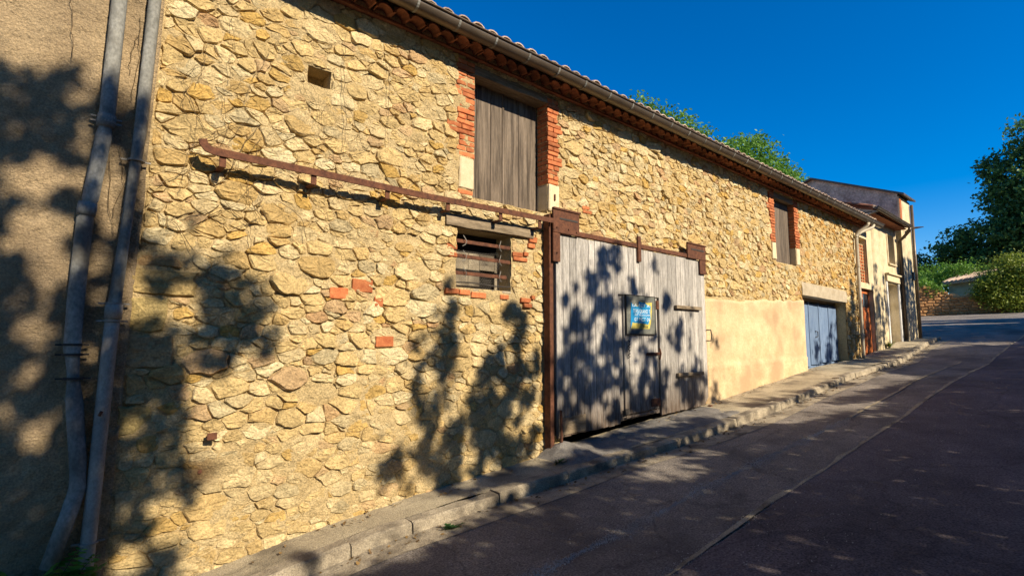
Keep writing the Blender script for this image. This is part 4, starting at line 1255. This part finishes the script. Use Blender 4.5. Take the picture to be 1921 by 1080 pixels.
rf = MB(); rf.add([(55.6, 4.7, 7.9), (58.5, 4.7, 7.9), (58.5, -2.2, 10.5), (55.6, -2.2, 10.5), (55.6, 4.7, 7.72), (58.5, 4.7, 7.72), (58.5, -2.2, 10.3), (55.6, -2.2, 10.3)], [(0, 1, 2, 3), (5, 4, 7, 6), (0, 4, 5, 1), (0, 3, 7, 4)])
rf.build("roof", M['zinc'], fo)

def bush(name, base, blobs, n, size, m, label, seed, cat="shrub", group=None, spray=.18):
    t_ = empty(name, base, label, cat, group)
    rs = np.random.RandomState(seed + 900); mb = MB()
    for c, r_ in blobs: limb(mb, (base[0] + rs.uniform(-.1, .1), base[1], base[2]), c, .035, .012, rs, 4)
    mb.build("stem", M['bark'], t_, smooth=True)
    foliage("foliage", blobs, n, size, m, t_, seed, spray=spray, hollow=.3)
    return t_
bush("ivy", (42.2, .5, 4.4), [((42.1, .15, 4.95), (.6, .7, .75)), ((42.4, -.4, 5.5), (.7, .8, .6))], 5200, .14, M['leaf_yellow'], "bright yellow-green ivy spilling over the garden wall beside the shed", 41)
bush("ivy", (42.7, -1.0, 4.5), [((42.3, -.6, 5.0), (.5, .7, .75)), ((42.6, -1.2, 4.9), (.5, .6, .85)), ((42.9, -1.9, 5.0), (.5, .8, 1.0)), ((42.4, -1.3, 4.4), (.4, .7, .6)), ((42.1, -.5, 4.5), (.35, .4, .5)), ((43.1, -.2, 6.0), (.8, .8, .4)), ((43.0, -.9, 6.7), (.7, .7, .5)), ((42.6, -1.7, 6.2), (.6, .7, .7)), ((41.9, -1.0, 4.25), (.4, .5, .45)), ((42.2, -1.9, 4.4), (.4, .5, .5)), ((41.8, -.3, 4.3), (.35, .4, .4)), ((42.8, -1.1, 5.9), (.8, 1.2, .6)), ((43.3, -2.8, 5.1), (.6, .8, 1.0))], 14000, .13, M['leaf_yellow'], "hanging ivy curtain on the garden wall under the big dark tree", 42, spray=.27)
bush("shrub", (41.4, 3.2, 4.9), [((41.4, 3.1, 5.5), (.7, .7, .5)), ((41.4, 2.6, 5.1), (.4, .5, .4))], 1800, .14, M['leaf_bright'], "small green shrub on top of the garden wall left of the shed", 43)
bush("shrub", (47.5, 4.0, 5.2), [((47.5, 3.4, 6.6), (1.2, 1.4, 1.1)), ((46.5, 2.2, 6.9), (.9, 1.5, .6)), ((48.5, 4.8, 6.3), (1.2, 1.0, 1.1)), ((46.5, 3.0, 5.6), (1.0, 1.2, 1.0))], 5000, .17, M['leaf_bright'], "sunlit bushes filling the gap left of the shed roof", 44, spray=.3)
tree("leafy_tree", (55.0, 6.5, 4.5), [((55, 6.6, 8.0), (2.0, 1.6, 1.4)), ((56, 5.0, 7.6), (1.8, 1.4, .9)), ((54, 7.8, 8.2), (1.8, 1.5, 1.6)), ((56, 3.4, 7.3), (1.6, 1.3, .8))], 7000, .26, M['leaf_dark'], "distant dark tree line seen past the last house corner", 45, .25)
tree("leafy_tree", (50.0, 7.2, 4.4), [((50, 6.7, 9.2), (1.2, .7, 1.3)), ((50, 6.9, 7.4), (1.2, .9, 1.2))], 3500, .2, M['leaf_yellow'], "slim sunlit tree edge showing right beside the last house corner", 46, .15)
# the big dark tree at the right-hand end
tb = [((39.5, -6.2, 11.6), (4.0, 3.6, 3.2)), ((37.0, -3.6, 8.6), (2.8, 2.4, 2.2)), ((36.6, -2.2, 10.2), (1.6, 1.4, 1.6)), ((36.4, -.9, 7.2), (1.9, 1.7, 1.0)), ((36.2, .5, 6.75), (1.2, 1.1, .5)), ((36.6, -1.3, 6.0), (2.0, 1.9, .9)), ((36.5, -2.9, 12.0), (1.3, 1.1, 1.1)), ((36.6, -1.5, 9.3), (1.1, .9, .9)), ((36.6, -1.2, 11.0), (.8, .6, .6)), ((38.4, -3.4, 6.4), (2.2, 2.0, 1.2)), ((37.2, -2.2, 8.0), (1.6, 1.3, 1.3)), ((36.8, -2.0, 5.4), (1.5, 1.2, 1.0)), ((36.8, -2.9, 4.6), (1.3, 1.0, 1.0)), ((35.6, -.4, 5.9), (.9, .8, .6)), ((36, -1.4, 5.0), (1.2, 1.0, .8)), ((36.2, .9, 6.2), (.8, .5, .35)), ((36.4, -1.9, 7.2), (1.4, 1.1, 1.0))]
kf = 1.5
tb = [((c[0] * kf, -5.06 + (c[1] + 5.06) * kf, 2 + (c[2] - 2) * kf), tuple(a * kf for a in r_)) for c, r_ in tb]
tree("broadleaf_tree", (57.0, -4.6, 4.9), tb, 80000, .27, M['leaf_dark'], "huge dark green tree leaning over the garden wall at the right edge", 47, .34, spray=.3)

# ------------------------------------------------------------------ trees across the road that shade wall and road (behind the camera)
TAZ = math.tan(R(SUN_AZ)); TEL = math.tan(R(SUN_EL)) / math.cos(R(SUN_AZ))
def ell(x, z, cx_, cz_, rx_, rz_, soft=.35):
    d = np.sqrt(((x - cx_) / rx_) ** 2 + ((z - cz_) / rz_) ** 2)
    return sstep(1 + soft, 1 - soft, d)
cr_ = random.Random(15)
COINS = [(-0.28, 3.68, 0.067), (-0.27, 3.48, 0.059), (-0.15, 4.18, 0.059), (-0.05, 4.06, 0.059), (0.08, 3.8, 0.076), (0.12, 3.6, 0.063), (0.12, 3.43, 0.076), (0.09, 3.18, 0.084), (-0.09, 3.22, 0.092), (-0.1, 3.1, 0.118), (-0.25, 3.11, 0.105), (-0.09, 2.76, 0.176), (-0.0, 2.5, 0.151), (-0.17, 2.69, 0.092), (0.05, 2.82, 0.076), (-0.24, 2.62, 0.063), (-0.04, 2.3, 0.059), (-0.18, 2.24, 0.05), (-0.1, 2.1, 0.084), (-0.02, 1.97, 0.063), (0.28, 1.89, 0.059), (-0.08, 1.74, 0.084), (-0.01, 1.31, 0.101), (-0.18, 1.52, 0.05), (0.08, 1.44, 0.05), (0.27, 2.56, 0.092), (0.3, 2.89, 0.084), (0.33, 3.19, 0.084), (0.41, 4.12, 0.067), (0.59, 2.53, 0.063), (0.7, 2.17, 0.067), (0.78, 2.0, 0.076), (0.54, 1.3, 0.059), (0.68, 0.7, 0.059), (0.8, 0.67, 0.109), (0.58, 0.34, 0.118), (0.78, 0.48, 0.092), (0.79, 0.9, 0.067), (0.3, 2.32, 0.067), (0.78, 2.35, 0.067), (0.88, 1.94, 0.059), (0.68, 1.5, 0.05)]
def shade(x, z):
    """density of foliage on the line from wall point (x, z) to the sun"""
    n = fbm(x * 1.6, z * 1.6, 201, 3) - .5
    n2 = fbm(x * 4.5, z * 3.2, 202, 3) - .5
    x2 = x + n * .35; z2 = z + n * .4 + n2 * .12
    bnd = np.interp(x, [-8, -.3, .9, 2.3, 2.9, 3.5, 4.5, 7, 8, 8.6, 11, 12, 13, 14.3, 15, 16.5, 18, 19, 20, 21, 22.4, 23.4, 24.2, 31, 37],
                    [3.9, .1, -.38, -.46, -.32, -.1, .12, .1, .08, -.10, .0, .03, -.06, -.04, .6, .75, .75, .85, 1.1, 1.0, .55, .5, 3.6, 4.2, 4.6])
    S_ = sstep(.10, -.14, z + n * .25 + .16 * (fbm(x * 6.5, z * 1.3, 205, 2) - .5) - bnd)
    for a in [(5.4, -.42, .5, .24), (5.75, -.2, .35, .12), (4.95, -.3, .18, .1), (9.4, -.2, .95, .2), (10.3, -.40, .65, .16), (9.6, -.66, .3, .12), (6.4, -.3, .2, .12), (13.4, .0, 1.0, .16), (22.7, .4, .8, .25), (3.7, -.3, .18, .1), (3.85, -.08, .1, .06),
              (3.1, -.28, .1, .09), (2.2, -.33, .4, .12), (32.3, 3.4, .5, 2.0), (34.6, 4.2, .5, 1.2)]:
        S_ = S_ * (1 - .97 * ell(x, z + n * .12, *a[:4]))
    far_l = sstep(.62, .38, x2 - .10 * (z < 1.9) - .25 * (z < 1.6)) * sstep(4.25, 3.75, z2 + .25 * np.maximum(0, x))
    lit = ell(x, z, .30, 3.05, .09, .35) * .9
    for a in COINS: lit = np.maximum(lit, ell(x + n2 * .05, z + n2 * .05, a[0], a[1], a[2], a[2] * 1.15, .2))
    S_ = np.maximum(S_, far_l * (1 - .98 * np.clip(lit, 0, 1)))
    S_ = np.maximum(S_, 1.0 * sstep(1.0, .8, x2) * sstep(1.95, 1.75, z2) * (z < 2.2) * (1 - .95 * np.clip(lit, 0, 1)))
    for a in [(.72, 2.60, .22, .22, .9), (.95, 2.45, .18, .16, .7), (1.25, 2.22, .30, .20, 1), (1.0, 2.0, .35, .28, .9), (1.45, 2.0, .16, .15, .8), (.62, 1.9, .22, .3, 1), (.55, 2.75, .2, .12, .8), (.8, 2.95, .10, .05, .5), (1.12, 2.68, .05, .05, .6)]:
        S_ = np.maximum(S_, a[4] * ell(x2, z2, *a[:4]))
    for a in [(3.25, 1.55, .30, .75, .75), (3.55, 2.2, .20, .35, .6), (4.15, 1.35, .35, .65, .9), (4.6, 1.6, .26, .7, .85), (3.7, .95, .5, .35, .7), (2.95, .65, .30, .28, .65), (3.3, 2.45, .14, .2, .6), (4.5, 2.35, .22, .3, .7), (4.4, .8, .5, .3, .9), (3.6, .5, .5, .2, .8), (3.55, 3.0, .06, .3, .45)]:
        S_ = np.maximum(S_, a[4] * ell(x2, z2, *a[:4]))
    for a in [(5.55, 2.2, .42, .55, .75), (6.05, 2.8, .3, .45, .75), (6.35, 3.1, .16, .35, .7), (6.3, 2.3, .45, .5, .7), (5.5, 1.5, .5, .55, .95), (6.3, 1.5, .6, .55, .8), (7.0, 1.7, .45, .6, .75), (7.1, 1.15, .6, .4, .9), (6.0, .95, 1.2, .35, .7), (7.75, 2.4, .2, .7, .5), (8.1, 1.8, .35, .5, .55), (8.5, 2.6, .15, .4, .4), (8.4, 1.25, .45, .4, .9), (7.4, 2.95, .2, .4, .4), (8.6, 1.9, .2, .2, .4), (6.9, 2.6, .25, .4, .55)]:
        S_ = np.maximum(S_, (a[4] - .08) * ell(x2, z2, *a[:4]))
    S_ = np.maximum(S_, .9 * ell(x2, z2, 4.4, .25, 1.15, .28)); S_ = np.maximum(S_, .8 * ell(x2, z2, 6.6, .35, 1.6, .25)); S_ = np.maximum(S_, .6 * ell(x2, z2, 2.75, -.05, .14, .12)); S_ = np.maximum(S_, .6 * ell(x2, z2, 1.75, .0, .08, .10)); S_ = np.maximum(S_, .6 * ell(x2, z2, 1.2, -.2, .25, .07))
    for a in [(9.35, 1.1, .12, .35, .6), (9.28, 1.9, .08, .2, .5), (12.0, .55, 1.2, .10, .5), (9.6, .5, .5, .2, .6), (10.6, .35, .8, .12, .5), (16.25, 2.0, .10, .6, .8), (15.9, 1.7, .12, .4, .75), (15.3, 1.9, .10, .35, .7), (16.9, 2.0, .20, .9, .95), (17.25, 2.8, .12, 1.1, .9), (17.5, 2.2, .14, 1.0, .95), (18.15, 2.1, .14, 1.0, .95), (18.55, 2.4, .12, .9, .9), (18.95, 2.3, .12, 1.2, .9), (19.35, 2.6, .10, 1.2, .85), (19.7, 3.0, .08, 1.4, .75), (20.05, 2.6, .08, 1.0, .75), (20.4, 3.2, .07, 1.2, .7), (22.25, 3.4, .10, 2.2, .9), (22.6, 3.0, .16, 2.4, .95), (23.0, 3.4, .12, 2.4, .95), (23.35, 3.0, .14, 2.4, .95), (16.5, 1.2, 1.8, .22, .75), (19, 1.4, 1.6, .18, .75)]:
        S_ = np.maximum(S_, a[4] * ell(x2, z2, *a[:4]))
    # the eave zone and the upper wall stay sunlit
    return S_

_shade = shade
gr_ = random.Random(8)
GAPS = [(gr_.uniform(2.9, 4.95), gr_.uniform(.45, 2.5), gr_.uniform(.05, .085), gr_.uniform(1.0, 2.0)) for _ in range(46)]
GAPS += [(gr_.uniform(5.1, 8.8), gr_.uniform(.9, 2.9), gr_.uniform(.05, .095), gr_.uniform(1.2, 2.4)) for _ in range(60)]
GAPS += [(gr_.uniform(.6, 1.75), gr_.uniform(1.7, 2.8), gr_.uniform(.04, .07), 1.1) for _ in range(16)]
def shade(x, z):
    d = _shade(x, z)
    for a in GAPS: d = d * (1 - .97 * ell(x, z, a[0], a[1], a[2], a[2] * a[3], .25))
    return sstep(.30, .60, np.where(d > .985, d, d * .88) + 1.35 * (fbm(x * 6.5, z * 6.0, 401, 3) - .5) * sstep(.06, .40, d) * (d < .985))
rs = np.random.RandomState(77)
def spray_leaves(x0, x1, z0, z1, per_m2, nl, sig, size, holes=()):
    n_ = int((x1 - x0) * (z1 - z0) * per_m2 / nl)
    sx = rs.uniform(x0, x1, n_); sz = rs.uniform(z0, z1, n_)
    den = shade(sx, sz)
    k_ = rs.uniform(size=n_) < -np.log(1 - .985 * np.clip(den, 0, 1)) / 4.2
    for h in holes: k_ &= ~((sx > h[0]) & (sx < h[1]) & (sz > h[2]) & (sz < h[3]))
    sx, sz = sx[k_], sz[k_]
    depth = rs.uniform(7.5, 11.0, len(sx))
    c_ = np.stack([sx + depth * TAZ, -depth, sz + depth * TEL], 1)
    c_ = c_[c_[:, 2] > zp(c_[:, 0]) + .75]
    L_ = np.repeat(c_, nl, 0)
    off = rs.normal(size=L_.shape) * np.array([sig, 2.2 * sig, sig])
    off *= np.where(rs.uniform(size=(len(off), 1)) < .07, 4.0, 1.0)
    off[:, 2] += off[:, 1] * -TEL                # the twig lies along the light, so its shade stays compact
    return L_ + off, np.full(len(L_), size)
ZL, ZM = (-.75, 1.95, -.45, 4.7), (2.7, 9.1, -.15, 3.5)
parts_ = [spray_leaves(-5.5, 36, -3.6, 4.8, 1500, 5, .06, .135, (ZL, ZM)), spray_leaves(*ZL, 4600, 4, .022, .085), spray_leaves(*ZM, 3200, 4, .030, .10)]
LC = np.concatenate([p[0] for p in parts_]); LSZ = np.concatenate([p[1] for p in parts_])
# unseen upper crowns added to block skylight, clear of the sun's path to the wall
NU = 30000
un = rs.uniform(-7, 21, NU // 14); uy = -rs.uniform(5.7, 13.0, NU // 14)
uz = 6.4 + rs.uniform(0, 1, NU // 14) * 4.6 - uy * TEL
ok = uz < 16.5 + 1.5 * np.sin(un * 1.1)
UC = np.stack([un, uy, uz], 1)[ok]
LU = np.repeat(UC, 14, 0) + rs.normal(size=(len(UC) * 14, 3)) * np.array([.4, .4, .22])
trunks_x = [-1.5, 4.0, 9.0, 14.0, 19.0, 25.5, 33.0]
NL0 = len(LC); LC = np.concatenate([LC, LU]); LSZ = np.concatenate([LSZ, np.full(len(LU), .26)])
own = np.argmin(np.abs(LC[:, 0][:, None] - np.array(trunks_x)[None]), 1)
shade_names = ["tall leafy tree across the road from the grey drainpipes", "leafy tree across the road from the barred window", "leafy roadside tree across from the sliding plank door",
               "low leafy tree across the road from the plaster panel", "low leafy tree across from the blue garage door", "leafy tree across the road from the last house", "leafy roadside tree nearest the garden wall at the far end"]
for k, tx_ in enumerate(trunks_x):
    sel = own == k
    P = LC[sel]
    if not len(P): continue
    b0 = (tx_, -10.4, float(zp(tx_)) - .1)
    t_ = empty("roadside_tree", b0, shade_names[k], "tree", "trees lining the opposite side of the road")
    rr = np.random.RandomState(k + 300)
    lsz = LSZ[sel]
    V, Q, col = leaf_cloud(P, lsz, rr.uniform(0, 1, len(P)), rr)
    o = np_mesh("crown", V, Q, M['leaf_shade'], parent=t_, col=col); o['kind'] = 'stuff'
    mb = MB()
    fk = (tx_ + .1, -10.3, float(zp(tx_)) + 2.4)
    limb(mb, b0, fk, .26, .2, rr, 4, .04)
    nlow = int((np.arange(len(LC))[sel] < NL0).sum())
    for j in rr.choice(nlow, 9): limb(mb, fk, tuple(P[j]), .022, .008, rr, 5)
    if len(P) > nlow and k < 1:
        for j in rr.choice(np.arange(nlow, len(P)), 4): limb(mb, fk, tuple(P[j]), .024, .010, rr, 5)
    mb.build("trunk", M['bark'], t_, smooth=True)
# a dense laurel hedge along the far side of the road
hd = empty("hedge", (8, -11.4, .6), "dense clipped hedge along the opposite roadside", "hedge")
bl = []
for x_ in np.arange(-12, 34, 1.1): bl.append(((x_, -11.6 + rnd.uniform(-.2, .2), float(zp(x_)) + 1.2), (1.0, .8, 1.5)))
foliage("foliage", bl, 26000, .2, M['leaf_shade'], hd, 71, spray=.2, hollow=.6)
mb = MB()
for x_ in np.arange(-12, 34, 1.1): limb(mb, (x_, -11.6, float(zp(x_)) - .1), (x_ + .2, -11.5, float(zp(x_)) + 1.8), .05, .02, np.random.RandomState(3), 3)
mb.build("stems", M['bark'], hd)

# ------------------------------------------------------------------ small things
# notice board with a torn poster on the wicket door
nbd = empty("notice_panel", (6.95, -.15, 2.1), "dark framed notice panel fixed on the plank door", "notice board")
MB().box(6.56, 7.30, -.158, -.145, 2.12, 2.705, bev=.003).build("backing", M['postgreen'], nbd)
for (a, b_, c, e_) in ((6.551, 6.56, 2.11, 2.715), (7.30, 7.309, 2.11, 2.715), (6.56, 7.30, 2.11, 2.1185), (6.56, 7.30, 2.7065, 2.715)): MB().box(a, b_, -.164, -.143, c, e_).build("frame", M['black'], nbd)
po = empty("poster", (6.9, -.16, 2.2), "torn blue and yellow poster with white lettering inside the notice panel", "poster")
def sheet(pts_, y, name, m, parent): 
    mb = MB(); mb.prism(pts_, y, y + .0012); return mb.build(name, m, parent)
sheet([(6.66, 2.20), (7.14, 2.20), (7.18, 2.30), (7.21, 2.47), (7.22, 2.62), (7.10, 2.605), (6.92, 2.63), (6.86, 2.56), (6.78, 2.55), (6.67, 2.60)], -.1605, "yellow_sheet", M['pyellow'], po)
sheet([(6.65, 2.19), (6.70, 2.30), (6.74, 2.29), (6.96, 2.285), (7.10, 2.27), (7.17, 2.36), (7.165, 2.47), (7.18, 2.56), (7.08, 2.575), (7.03, 2.605), (6.88, 2.62), (6.855, 2.545), (6.78, 2.54), (6.67, 2.60)], -.1630, "blue_sheet", M['pblue'], po)
def text(body, x_, z_, h_, w_, y=-.1645, m='pwhite'):
    cu = bpy.data.curves.new("lettering", 'FONT'); cu.body = body; cu.size = 1.0; cu.extrude = 0.0
    ob = bpy.data.objects.new("lettering", cu); COL.objects.link(ob)
    bpy.context.view_layer.update()
    me = bpy.data.meshes.new_from_object(ob.evaluated_get(bpy.context.evaluated_depsgraph_get()))
    bpy.data.objects.remove(ob)
    vs = np.array([v.co[:] for v in me.vertices])
    mn, mx_ = vs.min(0), vs.max(0)
    off = root_loc(po)
    for v in me.vertices:
        v.co = (x_ + (v.co.x - mn[0]) / (mx_[0] - mn[0]) * w_ - off.x, y - off.y, z_ + (v.co.y - mn[1]) / (mx_[1] - mn[1]) * h_ - off.z)
    me.materials.clear(); me.materials.append(M[m])
    o_ = bpy.data.objects.new("lettering", me); COL.objects.link(o_); o_.parent = po
text("LA SET A", 6.70, 2.535, .045, .45)
text("TERS GRAND T", 6.72, 2.44, .06, .44)
text("ANT VILLE COMM", 6.75, 2.395, .032, .40)
text("07 MCT 09", 6.75, 2.315, .058, .40)
text("RUE", 6.98, 2.215, .03, .12, m='black')

# rough cement apron poured in front of the sliding door
ax_ = np.linspace(4.72, 8.95, 150); av = np.linspace(0, 1, 26)
AX = np.repeat(ax_[:, None], 26, 1)
AY = -.03 * (1 - av)[None, :] + (yk(ax_) + .13)[:, None] * av[None, :]
end = sstep(4.72, 4.98, ax_ + .12 * (fbm(ax_ * 0 + 3, ax_ * 5, 5) - .5))[:, None] * sstep(8.95, 8.6, ax_)[:, None]
hump = .13 * np.exp(-((AX - 5.12) / .25) ** 2) * np.exp(-((av[None, :] - .3) / .35) ** 2)
AZ = zp(AX) - .03 + end * (.02 * (1 - av[None, :]) ** 1.2 + .03 + hump + .05 * (fbm(AX * 4, AY * 4, 9) - .5) + .025 * (fbm(AX * 17, AY * 17, 10, 3) - .5)) * np.clip((1 - av[None, :]) * 6, 0, 1) ** .6
o = grid_mesh("cement_apron", AX, AY, AZ, M['cement'], smooth=True)
tag(o, "rough lumpy cement apron on the pavement in front of the plank door", "apron")

# loose grit on the road
def grit(name, n, cx, spread, seed, smin=.003, smax=.008):
    rs = np.random.RandomState(seed)
    xs = cx(rs.uniform(0, 1, n)); ys = spread(xs, rs)
    s_ = rs.uniform(smin, smax, n)
    zs = road_z(xs, ys) + s_ * .4 + np.where(ys < -2.73, .014, 0)
    tet = np.array([[1, 0, -.5], [-.5, .87, -.5], [-.5, -.87, -.5], [.1, .1, .8]])
    ang = rs.uniform(0, 6.3, n)
    c_, q_ = np.cos(ang), np.sin(ang)
    Rm = np.stack([np.stack([c_, -q_, 0 * c_], -1), np.stack([q_, c_, 0 * c_], -1), np.stack([0 * c_, 0 * c_, 0 * c_ + 1], -1)], 1)
    V = np.einsum('nij,kj->nki', Rm, tet) * s_[:, None, None] * rs.uniform(.7, 1.3, (n, 4, 1)) + np.stack([xs, ys, zs], -1)[:, None, :]
    f = np.array([[0, 1, 3], [1, 2, 3], [2, 0, 3], [0, 2, 1]])
    Q = (f[None] + 4 * np.arange(n)[:, None, None]).reshape(-1, 3)
    o = np_mesh(name, V.reshape(-1, 3), Q, M['gravel'])
    return o
o = grit("loose_gravel", 5200, lambda u: 2.6 + 7.5 * u ** 1.3, lambda x, r: -1.98 - .02 * (x - 3) + r.normal(size=len(x)) * (.035 + .02 * np.sin(x * 5)), 5)
tag(o, "line of pale loose gravel along the middle of the shaded road", "gravel", kind='stuff')
o = grit("loose_gravel", 3600, lambda u: 2.6 + 13 * u ** 1.4, lambda x, r: np.where(r.uniform(size=len(x)) < .6, -2.70 + r.normal(size=len(x)) * .03, r.uniform(-3.6, -1.2, len(x))), 6)
tag(o, "scattered pale grit along the raised asphalt seam of the road", "gravel", kind='stuff')

rl = np.random.RandomState(91)
lx = rl.uniform(.8, 22, 420); lyy = yk(lx) - np.abs(rl.normal(size=420)) * .10 - .02
LCn = np.stack([lx, lyy, road_z(lx, lyy) + .012], 1)
lx2 = rl.uniform(1.2, 18, 160); LCn = np.concatenate([LCn, np.stack([lx2, rl.uniform(-.25, -.05, 160), zp(lx2) + .018], 1)])
V, Q, col = leaf_cloud(LCn, .045, rl.uniform(0, 1, len(LCn)), rl, 2.0)
M['dryleaf'] = leaf_mat("dry_brown_leaves", (.10, .055, .02), (.26, .16, .06), .1)
o = np_mesh("fallen_leaves", V, Q, M['dryleaf'], col=col)
tag(o, "dry brown leaves scattered along the kerb and the foot of the wall", "leaves", kind='stuff')

# plants
def weeds(name, base, n, h_, spread, label, seed, m='fern', leaves=9):
    t_ = empty(name, base, label, "plant")
    rs = np.random.RandomState(seed)
    st = MB(); V = []; F = []; c = []
    for i in range(n):
        a = rs.uniform(0, 2 * math.pi); L_ = h_ * rs.uniform(.6, 1.2)
        lean = rs.uniform(.3, 1.0) * spread
        b0 = Vector(base) + Vector((rs.uniform(-1, 1) * spread * .6, rs.uniform(-.5, .2) * spread * .4, 0))
        P = [b0 + Vector((math.cos(a) * lean * t, math.sin(a) * lean * .6 * t - .05 * t, L_ * (t - .45 * t * t))) for t in (0, .35, .7, 1)]
        st.tube(P, [.004, .003, .002, .001], 4)
        for k in range(leaves):
            t = .25 + .75 * k / leaves
            q = P[0].lerp(P[3], t) + Vector((0, 0, L_ * (t * .55 - t * .55 * t) * .8))
            for sgn in (-1, 1):
                d = Vector((-math.sin(a) * sgn, math.cos(a) * sgn, rs.uniform(-.2, .3))).normalized()
                f = Vector((math.cos(a), math.sin(a), .2))
                ll = .07 * (1.15 - t) * h_ / .3 + .012
                bI = len(V)
                V += [tuple(q), tuple(q + d * ll * .5 + f * ll * .28), tuple(q + d * ll + f * ll * .2), tuple(q + d * ll * .5 - f * ll * .14)]
                F.append((bI, bI + 1, bI + 2, bI + 3)); tt = rs.uniform(0, 1); c += [(tt, tt, tt)] * 4
    st.build("stems", M['fern'], t_)
    mb = MB(); mb.v = V; mb.f = F; mb.c = c
    mb.build("leaves", M[m], t_)
    return t_
weeds("weed", (.02, -.16, .06), 34, .78, .34, "green leafy weeds growing at the foot of the left drainpipe", 4, 'leaf_bright', 12)
weeds("weed", (-.22, -.18, .03), 30, .66, .34, "green weeds at the very bottom left corner under the roughcast wall", 5, 'leaf_bright', 12)
weeds("weed", (3.02, -.70, .235), 16, .10, .10, "small tuft of weeds in the gutter crack below the kerb", 6)
weeds("weed", (4.80, -.40, .52), 12, .10, .12, "tiny weeds beside the cement lump near the door post", 7)
weeds("weed", (20.2, -.10, 1.80), 18, .35, .2, "yellowish weeds at the base of the cream house wall", 8, 'leaf_yellow')

def creeper(paths, label, rad=.0028):
    mb = MB()
    for P in paths:
        pts_ = []
        for i in range(len(P) - 1):
            for k in range(5):
                t = k / 5
                x_ = P[i][0] * (1 - t) + P[i + 1][0] * t; z_ = P[i][1] * (1 - t) + P[i + 1][1] * t
                pts_.append((x_ + rnd.uniform(-.012, .012), float(mortar_y(np.array(x_), np.array(z_))) - .055 if x_ > .55 else -.062, z_ + rnd.uniform(-.008, .008)))
        mb.tube(pts_, rad, 4, caps=False)
    o = mb.build("dry_creeper", M['twig'])
    tag(o, label, "creeper")
creeper([[(.62, 3.62), (.8, 3.55), (1.0, 3.6), (1.25, 3.45), (1.6, 3.5)], [(.6, 3.25), (.8, 3.42), (1.05, 3.35), (1.2, 3.7), (1.35, 4.0)], [(.58, 3.05), (.75, 2.95), (.9, 2.7)], [(1.1, 3.2), (1.3, 3.0), (1.32, 2.8), (1.5, 2.7)], [(.7, 3.0), (.95, 3.1), (1.15, 2.95), (1.4, 3.12)], [(1.25, 3.45), (1.3, 3.25), (1.42, 3.05)], [(1.5, 3.3), (1.75, 3.15), (1.8, 2.9)], [(.75, 4.1), (.9, 3.8), (1.1, 3.75)]],
        "dry creeper stems clinging to the stones near the rail's hooked end")
creeper([[(.40, 4.6), (.42, 4.2), (.38, 3.8)], [(.41, 4.5), (.36, 4.25), (.37, 4.05)], [(.33, 3.5), (.38, 3.2), (.31, 2.9)], [(.28, 3.4), (.30, 3.0), (.36, 2.75)], [(-.02, 4.6), (.0, 4.3), (.03, 4.05)]], "thin dry stems between the two drainpipes", .0022)
vine = []
for i in range(26):
    x_, z_ = rnd.uniform(.7, 2.3), rnd.uniform(3.0, 4.4); a_ = rnd.choice((rnd.uniform(-.6, .6), rnd.uniform(1.2, 1.9)))
    P = [(x_, z_)]
    for k in range(rnd.randint(3, 6)):
        a_ += rnd.uniform(-.6, .6); x_ += .16 * math.cos(a_); z_ += .16 * math.sin(a_)
        if not .62 < x_ < 2.6: break
        P.append((x_, z_))
    if len(P) > 2: vine.append(P)
creeper(vine, "tangle of thin dry creeper tendrils over the upper left stonework", .0019)
creeper([[(2.12, 5.1), (2.1, 4.7), (2.14, 4.2), (2.12, 3.75)], [(2.6, 5.05), (2.62, 4.5), (2.6, 4.0)], [(2.13, 4.4), (2.3, 4.15), (2.33, 3.9)]], "fine dry stems hanging down the upper stone wall below the eave", .0026)
